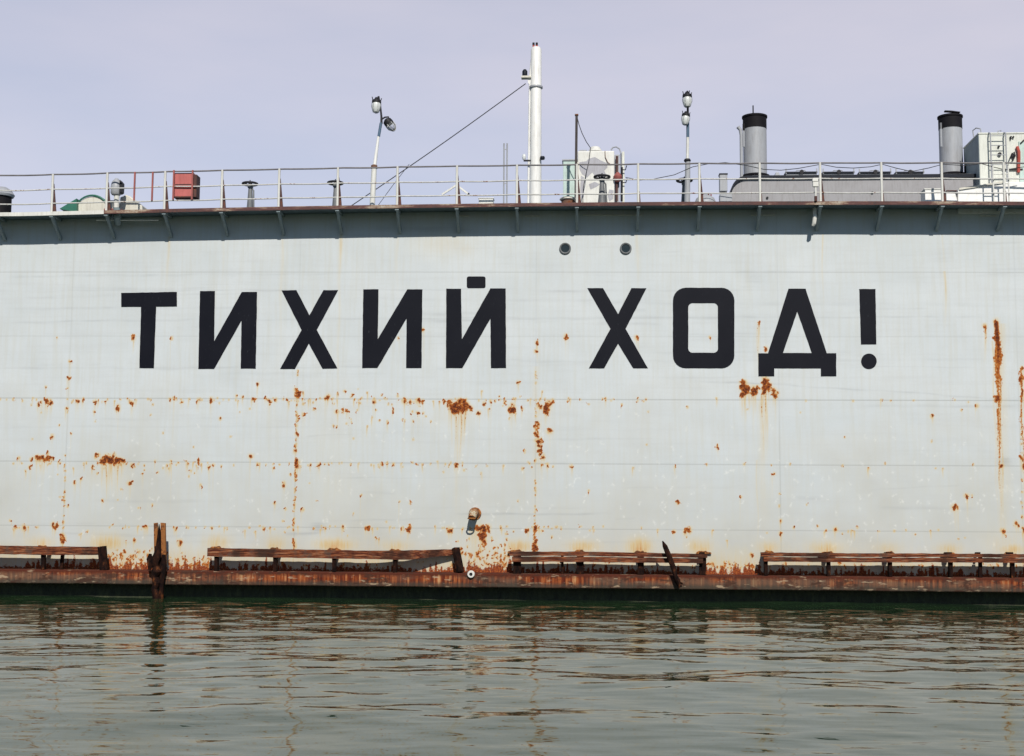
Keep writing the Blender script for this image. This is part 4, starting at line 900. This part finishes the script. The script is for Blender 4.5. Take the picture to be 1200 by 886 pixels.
for (xx_, yy_) in ((733, 199), (733.5, 214)):
    q = at(xx_, yy_, Y); MB().tube([q+Vector((-.12, 0, 0)), q, q+Vector((.03, 0, .12))], .016, 6).build('handle', M['darkmetal'], t)

# dome, grey box vent
Y = .6; b = deckbase(826.5, Y); t = thing('low_dome', 'low grey domed hatch on the deck right of the upright lamp post', 'hatch', b)
z1 = at(826, 228, Y).z-b.z; MB().lathe(b, [(.34, 0), (.32, z1*.45), (.25, z1*.78), (.12, z1*.97), (.001, z1)], 28).build('dome', M['grey'], t, True)
mb = MB()
for k in range(6): a_ = PI*k/3; mb.lathe((b.x+.16*math.cos(a_), Y+.16*math.sin(a_), b.z+z1*.93), [(.022, 0), (.022, .04)], 6)
mb.build('bolt', M['redpipe'], t)
q = at(819.5, 229, -.1); MB().tube([(q.x, -.1, b.z), (q.x, -.1, q.z)], .03, 8).build('stub', M['redpipe'], t)
Y = .3; b = deckbase(849, Y); t = thing('vent_box', 'grey upright vent box on a wider foot left of the rounded casing', 'vent', b)
a, c = at(843.3, 204, Y), at(852.6, 224, Y); MB().box((a.x, Y, c.z), (c.x, Y+.25, a.z)).build('hood', M['grey'], t, bevel=.02)
MB().box((a.x-.01, Y-.015, a.z-.01), (c.x+.01, Y+.26, a.z+.02)).build('lid', M['darkmetal'], t)
MB().tube([(a.x+.1, Y+.1, b.z), (a.x+.1, Y+.1, c.z+.02)], .06, 10).build('pipe', M['darkmetal'], t)
e1, e2_ = at(843.5, 227, Y), at(858, 240, Y); MB().box((e1.x, Y-.02, b.z), (e2_.x, Y+.3, e1.z)).build('base', M['grey'], t, bevel=.02)

# machinery casing
Y0, Y1 = 1.0, 3.2; b = deckbase(1000, Y0); t = thing('machinery_casing', 'long low grey machinery casing with rounded left end and roof skylights', 'deckhouse', b)
xl = at(857.5, 230, Y0).x; xr = at(1215, 230, Y0).x; zt = at(1000, 209.5, Y0).z; R = .42
prof = [(xl, b.z-.1)] + [(xl+R-R*math.cos(a*PI/16), zt-R+R*math.sin(a*PI/16)) for a in range(0, 9)] + [(xr, zt), (xr, b.z-.1)]
MB().prism(prof, Y0, Y1).build('casing', M['casing'], t, True)
outer = [(xl-.035, b.z-.1)] + [(xl+R-(R+.04)*math.cos(a*PI/16), zt-R+(R+.10)*math.sin(a*PI/16)) for a in range(0, 9)] + [(xr, zt+.10), (xr, zt+.003), (xl+R, zt+.003)] + [(xl+R-(R+.003)*math.cos(a*PI/16), zt-R+(R+.003)*math.sin(a*PI/16)) for a in range(7, -1, -1)] + [(xl-.003, b.z-.1)]
MB().prism(outer, Y0-.07, Y1).build('roof_edge_side_shade', M['navy'], t, True)  # dark roof trim; its left band paints in shade on the casing's side
MB().box((xl+R+.15, Y0+.1, zt+.101), (xr, Y1-.1, zt+.15)).build('roof', M['grey'], t, bevel=.02)
for (pa, pb) in ((921, 957), (964.5, 1000.5), (1007, 1043.5), (1050, 1082)):
    a, c = at(pa, 203, Y0+.3), at(pb, 203, Y0+.3)
    h = MB().box((a.x, Y0+.3, zt+.152), (c.x, Y0+1.1, a.z-.01)).build('skylight', M['grey'], t, bevel=.01)
    MB().box((a.x-.02, Y0+.25, a.z-.008), (c.x+.02, Y0+1.12, a.z+.035)).build('cover', M['navy'], h, bevel=.008)
    m_ = (a+c)/2; MB().lathe((m_.x, Y0+.22, a.z+.015), [(.001, -.02), (.06, -.02), (.06, .02), (.001, .02)], 12, 'y').build('wing_nut', M['darkmetal'], h)
    MB().tube([(m_.x-.15, Y0+.4, a.z+.04), (m_.x-.12, Y0+.4, a.z+.10), (m_.x+.12, Y0+.4, a.z+.10), (m_.x+.15, Y0+.4, a.z+.04)], .012, 6).build('grip', M['grey'], h)
    for e in (a.x, c.x): MB().box((e-.015, Y0+.25, a.z-.02), (e+.015, Y0+.28, a.z+.12)).build('hinge', M['grey'], h)
a, c = at(908, 203, Y0+.3), at(914, 203, Y0+.3); MB().prism([(a.x, zt+.152), (a.x+.03, a.z+.03), (c.x-.03, a.z+.03), (c.x+.02, zt+.152)], Y0+.3, Y0+.6).build('vent_cowl', M['grey'], t, bevel=.008)
for (px, py) in ((899, 232), (1022, 226)): q = at(px, py, Y0); MB().lathe(q, [(.001, -.03), (.035, -.03), (.035, .0)], 10, 'y').build('stud', M['darkmetal'], t)

# funnels
def funnel(px0, px1, pt, pblack, pring, label, left):
    Y = 2.2; a, c = at(px0, 180, Y-.3), at(px1, 180, Y-.3); cx = (a.x+c.x)/2; R = (c.x-a.x)/2*.985
    b = Vector((cx, Y, zt+.15)); t = thing('funnel', label, 'funnel', b, 'funnels on the machinery casing')
    z = lambda py: at((px0+px1)/2, py, Y-.3).z
    MB().lathe((cx, Y, 0), [(R, zt+.15), (R, z(pblack)-.0)], 40).build('stack', M['grey'], t, True)
    MB().lathe((cx, Y, 0), [(R+.006, z(pblack)), (R+.006, z(pt)-.06), (R+.03, z(pt)-.05), (R+.03, z(pt)), (R-.03, z(pt)), (R-.03, z(pt)-.3), (.001, z(pt)-.3)], 40).build('black_top', M['black'], t, True)
    MB().torus((cx, Y, z(pring)), R+.05, .04, 40, 8).build('base_ring', M['black'], t, True)
    MB().lathe((cx, Y, zt+.15), [(R+.06, 0), (R+.04, z(pring)-zt-.16)], 40).build('base_collar', M['grey'], t, True)
    return t, cx, R, z, Y
t, cx, R, z, Y = funnel(872.3, 900.3, 133, 148.5, 204.5, 'grey funnel with black top beside two thin exhaust pipes', True)
MB().tube([(cx-.04, Y, z(133)-.2), (cx-.04, Y, z(120))], .02, 6).build('aerial', M['darkmetal'], t, True)
q = at(867.5, 180, Y-.3).x
MB().tube([(q+.03, Y-.3, zt+.1), (q+.03, Y-.3, z(158)), (q+.01, Y-.3, z(152)), (q-.06, Y-.3, z(148.5))], [.045, .045, .05, .055], 10).build('exhaust_pipe', M['grey'], t, True)
q = at(871.8, 180, Y-.3).x
MB().tube([(q, Y-.3, z(172)), (q, Y-.3, z(146))], .03, 8).build('side_pipe', M['grey'], t, True); MB().box((q-.03, Y-.33, z(153)), (q+.03, Y-.27, z(145))).build('bracket', M['black'], t)
t, cx, R, z, Y = funnel(1104, 1131.6, 133, 148.5, 203, 'grey funnel with black top and tilted cap beside the pale deckhouse', False)
pp = [at(x, y, Y) for x, y in ((1104, 130.0), (1112, 130.3), (1122, 131.6), (1122, 132.4), (1104, 131.2))]
MB().prism([(p.x, p.z-.075) for p in pp], Y-R*.95, Y-R*.6).build('cap', M['black'], t)
q = at(1103.3, 180, Y-.3).x; MB().tube([(q, Y-.3, z(172)), (q, Y-.3, z(144))], .035, 8).build('side_pipe', M['grey'], t, True)
MB().box((q-.03, Y-.33, z(151)), (q+.05, Y-.26, z(144))).build('bracket', M['black'], t)
MB().prism([(cx+R+.0, zt+.16), (cx+R+.0, z(193)), (cx+R+.12, z(196)), (cx+R+.24, zt+.16)], Y-.3, Y-.1).build('fin', M['black'], t)

# pale deckhouse on the right
Y = .6; b = deckbase(1180, Y); t = thing('pale_deckhouse', 'pale mint box-shaped deckhouse with a ladder at the right picture edge', 'deckhouse', b)
x0 = at(1148, 190, Y).x; x1 = at(1290, 190, Y).x; zt2 = at(1175, 157, Y).z
MB().box((x0, Y, b.z), (x1, Y+1.5, zt2)).build('wall', M['mint'], t, bevel=.01)
MB().box((x0-.012, Y+.01, b.z), (x0-.002, Y+1.49, zt2-.02)).build('shaded_side_wall', M['bracket'], t)  # dark plate painting shade onto the deckhouse's left face
MB().box((x0-.02, Y-.02, zt2+.002), (x1+.02, Y+1.52, zt2+.04)).build('roof', M['mint'], t, bevel=.006)
lx0, lx1 = at(1161.5, 190, Y-.15).x, at(1179.5, 190, Y-.15).x
lad = MB(); lz0, lz1 = b.z, at(1170, 156, Y-.15).z
for x in (lx0, lx1): lad.tube([(x, Y-.15, lz0), (x, Y-.15, lz1), (x, Y-.02, lz1+.05)], .02, 8)
lo_ = lad.build('ladder', M['grey'], t, True)
for k in range(9):
    zk = lz0+.25+k*.27
    if zk < lz1: MB().tube([(lx0, Y-.15, zk), (lx1, Y-.15, zk)], .012, 6).build('rung', M['grey'], lo_, True)
for (px, py, r) in ((1171, 181, .05), (1187, 183, .06), (1184, 161, .025), (1187, 161, .025), (1184, 163, .02), (1170, 172, .03)):
    q = at(px, py, Y); MB().lathe(q, [(.001, -.07), (r, -.06), (r, .0)], 12, 'y').build('fitting', M['darkmetal'], t, True)
MB().tube([at(1183.5, 186, Y-.08), at(1186, 180, Y-.1), at(1188.5, 178, Y-.08), at(1189, 184, Y-.08), at(1186, 188, Y-.08)], .02, 6).build('hose', M['darkmetal'], t, True)
MB().tube([at(1192, 172, Y-.05), at(1194, 178, Y-.08), at(1194, 186, Y-.05), at(1193.5, 202, Y-.05)], .045, 8).build('extinguisher', M['amber'], t, True)
MB().tube([at(1196, 168, Y-.05), at(1200, 164, Y-.05), at(1207, 163, Y-.05)], .02, 6).build('hose', M['darkmetal'], t, True)
MB().tube([at(1141, 160, Y+.5), at(1140, 153, Y+.5), at(1144, 150, Y+.4), at(1149, 151, Y+.3), at(1150, 157, Y+.2)], .018, 8).build('davit', M['grey'], t, True)
MB().tube([at(1168, 157, Y+.2), at(1170, 153.5, Y+.2), at(1173, 153, Y+.2), at(1173, 157, Y+.2)], .016, 8).build('lifting_eye', M['grey'], t, True)
MB().box((at(1194, 190, Y).x, Y-.03, at(1194, 235, Y).z), (at(1230, 190, Y).x, Y-.004, at(1194, 166, Y).z)).build('door', M['palegreen'], t, bevel=.008)
q = at(1185, 199, Y); MB().box((q.x-.25, Y-.05, q.z-.02), (q.x+.3, Y-.02, q.z+.02)).build('grab_bar', M['darkmetal'], t)

# white slanted cover and box in front of it
Y = -.1; b = deckbase(1140, Y); t = thing('white_cover', 'bright white sloping metal cover in front of the pale deckhouse', 'cover', b)
pp = [at(x, y, Y) for x, y in ((1123.5, 250), (1122.5, 222), (1150, 216), (1178, 213.5), (1230, 213), (1230, 250))]
MB().prism([(p.x, p.z) for p in pp], Y, Y+.55).build('sheet', M['fresh'], t, bevel=.01)
MB().beam(at(1124, 221.5, Y-.03), at(1176, 213.5, Y-.03), .02, .05).build('trim', M['cream'], t)
Y = -.15; b = deckbase(1095, Y); t = thing('white_chest', 'bright white low chest left of the sloping white cover', 'chest', b)
a, c = at(1084, 222.3, Y), at(1105, 222, Y); MB().box((a.x, Y, b.z), (c.x, Y+.5, a.z)).build('body', M['fresh'], t, bevel=.01)
MB().box((a.x-.02, Y-.02, a.z+.002), (c.x+.02, Y+.52, a.z+.03)).build('lid', M['white'], t)
a, c = at(1109, 224.5, Y), at(1121, 224.5, Y); MB().prism([(a.x, b.z), (a.x, a.z), (c.x-.05, a.z), (c.x+.05, b.z)], Y, Y+.4).build('end_box', M['fresh'], t)
MB().box((a.x, Y-.03, a.z+.002), (c.x, Y+.4, a.z+.03)).build('end_lid', M['raildark'], t)
# small ladder/stile between rail bars on the right
Y = -.68; c = at(1172, 222, Y); b = deckbase(1176, Y); t = thing('short_ladder', 'short two-rung grey ladder inside the railing in front of the white sloping cover', 'ladder', b)
xa, xb = at(1176.5, 215, Y).x, at(1182, 215, Y).x; xc = at(1164, 215, Y).x; ztp = at(1175, 193, Y).z
for x in (xc, xb): MB().tube([(x, Y, b.z), (x, Y, ztp)], .02, 8).build('rail', M['white'], t, True)
for k in (.25, .5, .75): zk = b.z+(ztp-b.z)*k; MB().tube([(xc, Y, zk), (xb, Y, zk)], .014, 6).build('rung', M['white'], t)

# life-light on rail
Y = -.82; b = at(955.5, 238, Y); b = Vector((b.x, Y, deckz(b.x))); t = thing('box_light', 'small white two-part box on a short post at the railing before the casing', 'light', b)
a = at(955.5, 209, Y); q = at(955.5, 219, Y)
MB().box((a.x-.085, Y-.06, q.z+.13), (a.x+.07, Y+.05, a.z)).build('upper_box', M['white'], t, bevel=.012)
MB().box((a.x-.075, Y-.05, q.z+.0), (a.x+.075, Y+.05, q.z+.125)).build('lower_box', M['white'], t, bevel=.012)
MB().tube([(a.x, Y+.0, b.z+.12), (a.x, Y, q.z)], .028, 8).build('stem', M['white'], t, True)
MB().tube([(a.x, Y+.0, b.z-.0), (a.x, Y, b.z+.13)], .04, 8).build('foot', M['raildark'], t, True)

# festooned cable behind the rail
pts = []
ks = [(733, 208), (750, 211), (765, 210), (790, 205), (812, 195.5), (830, 192), (850, 190.5), (875, 194), (895, 198.5), (915, 199.5), (935, 197.5), (962, 192.5), (980, 196), (1000, 197), (1020, 195.5), (1034, 192.5), (1050, 197), (1068, 201), (1088, 197), (1105, 192.5), (1130, 194), (1150, 191.8), (1165, 196), (1178, 199), (1210, 194)]
for (a, c) in zip(ks[:-1], ks[1:]):
    for k in range(4): u = k/4; pts.append(at(a[0]+(c[0]-a[0])*u, a[1]+(c[1]-a[1])*u, -.60))
cable('festoon_cable', 'thin dark cable looped along the right half of the railing', pts, .010)

# ------------------------------------------------------------------ WATER
def water():
    xs = np.concatenate([-np.geomspace(1500, 16, 28), np.arange(-15.5, 15.5, .075), np.geomspace(16, 1500, 28)])
    ys = np.concatenate([-np.geomspace(1500, 40, 16)-0, np.linspace(-36, -27.2, 40), np.arange(-27, .6, .036), np.geomspace(1, 1500, 16)])
    X, Y = np.meshgrid(xs, ys); Z = np.zeros_like(X)
    r = np.random.default_rng(5)
    env = lambda kx, ky, p, q: .5+.5*np.sin(kx*X+p)*np.sin(ky*Y+q)
    n = 130
    for i in range(n):
        lam = math.exp(r.uniform(math.log(.20), math.log(2.6)))
        th = r.normal(0, .58 if lam < .9 else .45) + (.1 if i % 3 else -.4)           # mostly travelling towards the wall
        k = 2*PI/lam; s = SLOPE*math.sqrt(2/n)*(.6 if lam < .45 else 1.15)
        ph = r.uniform(0, 2*PI); e = env(r.uniform(.1, .5), r.uniform(.15, .6), r.uniform(0, 6), r.uniform(0, 6))*1.6 if lam < 1.2 else 1
        a = s/k
        arg = k*(math.sin(th)*X + math.cos(th)*Y) + ph + .5*np.sin(X*.35+i)+.4*np.sin(Y*.5+X*.2+i*2)
        Z += a*e*np.sin(arg)
    for i in range(10):                                           # slow rounded undulations under the ripples
        lam = r.uniform(1.3, 4.); th = r.uniform(-1.0, 1.0); k = 2*PI/lam; e = env(r.uniform(.1, .3), r.uniform(.1, .3), r.uniform(0, 6), r.uniform(0, 6))
        Z += .009/k*(.5+e)*np.sin(k*(math.sin(th)*X+math.cos(th)*Y)+r.uniform(0, 6)+.6*np.sin(X*.3+i))
    fade = np.clip((16-np.abs(X))/1, 0, 1)*np.clip((Y+28)/1, 0, 1)
    calm = .55+.45*np.clip((Y+25)/14, 0, 1)                       # a little calmer close to the camera
    Z *= fade*calm
    V = np.stack([X, Y, Z], -1).reshape(-1, 3).astype(np.float32); ny, nx = X.shape
    idx = np.arange(nx*ny).reshape(ny, nx); Fc = np.stack([idx[:-1, :-1], idx[:-1, 1:], idx[1:, 1:], idx[1:, :-1]], -1).reshape(-1, 4)
    me = bpy.data.meshes.new('water'); me.vertices.add(len(V)); me.vertices.foreach_set('co', V.ravel())
    me.loops.add(Fc.size); me.loops.foreach_set('vertex_index', Fc.ravel().astype(np.int32))
    me.polygons.add(len(Fc)); me.polygons.foreach_set('loop_start', (np.arange(len(Fc))*4).astype(np.int32))
    me.update(calc_edges=True); me.polygons.foreach_set('use_smooth', np.ones(len(Fc), bool))
    t = NT('water_surface'); v = t.coord((.5, 1.6, 1)); f = t.noise(v, 3.0, 2, .5); g = t.noise(t.coord((.16, .16, 1)), 1, 3)
    t.b.inputs['Base Color'].default_value = (.016, .035, .015, 1); t.b.inputs['Roughness'].default_value = .03; t.b.inputs['IOR'].default_value = 1.33; t.b.inputs['Specular IOR Level'].default_value = .2
    t.bump(t.math('MULTIPLY', f, t.ramp(g, [(.35, .2), (.65, 1.)])), .4, .012)
    me.materials.append(t.m)
    o = bpy.data.objects.new('water', me); COL.objects.link(o); o['kind'] = 'structure'
SLOPE = .043
water()
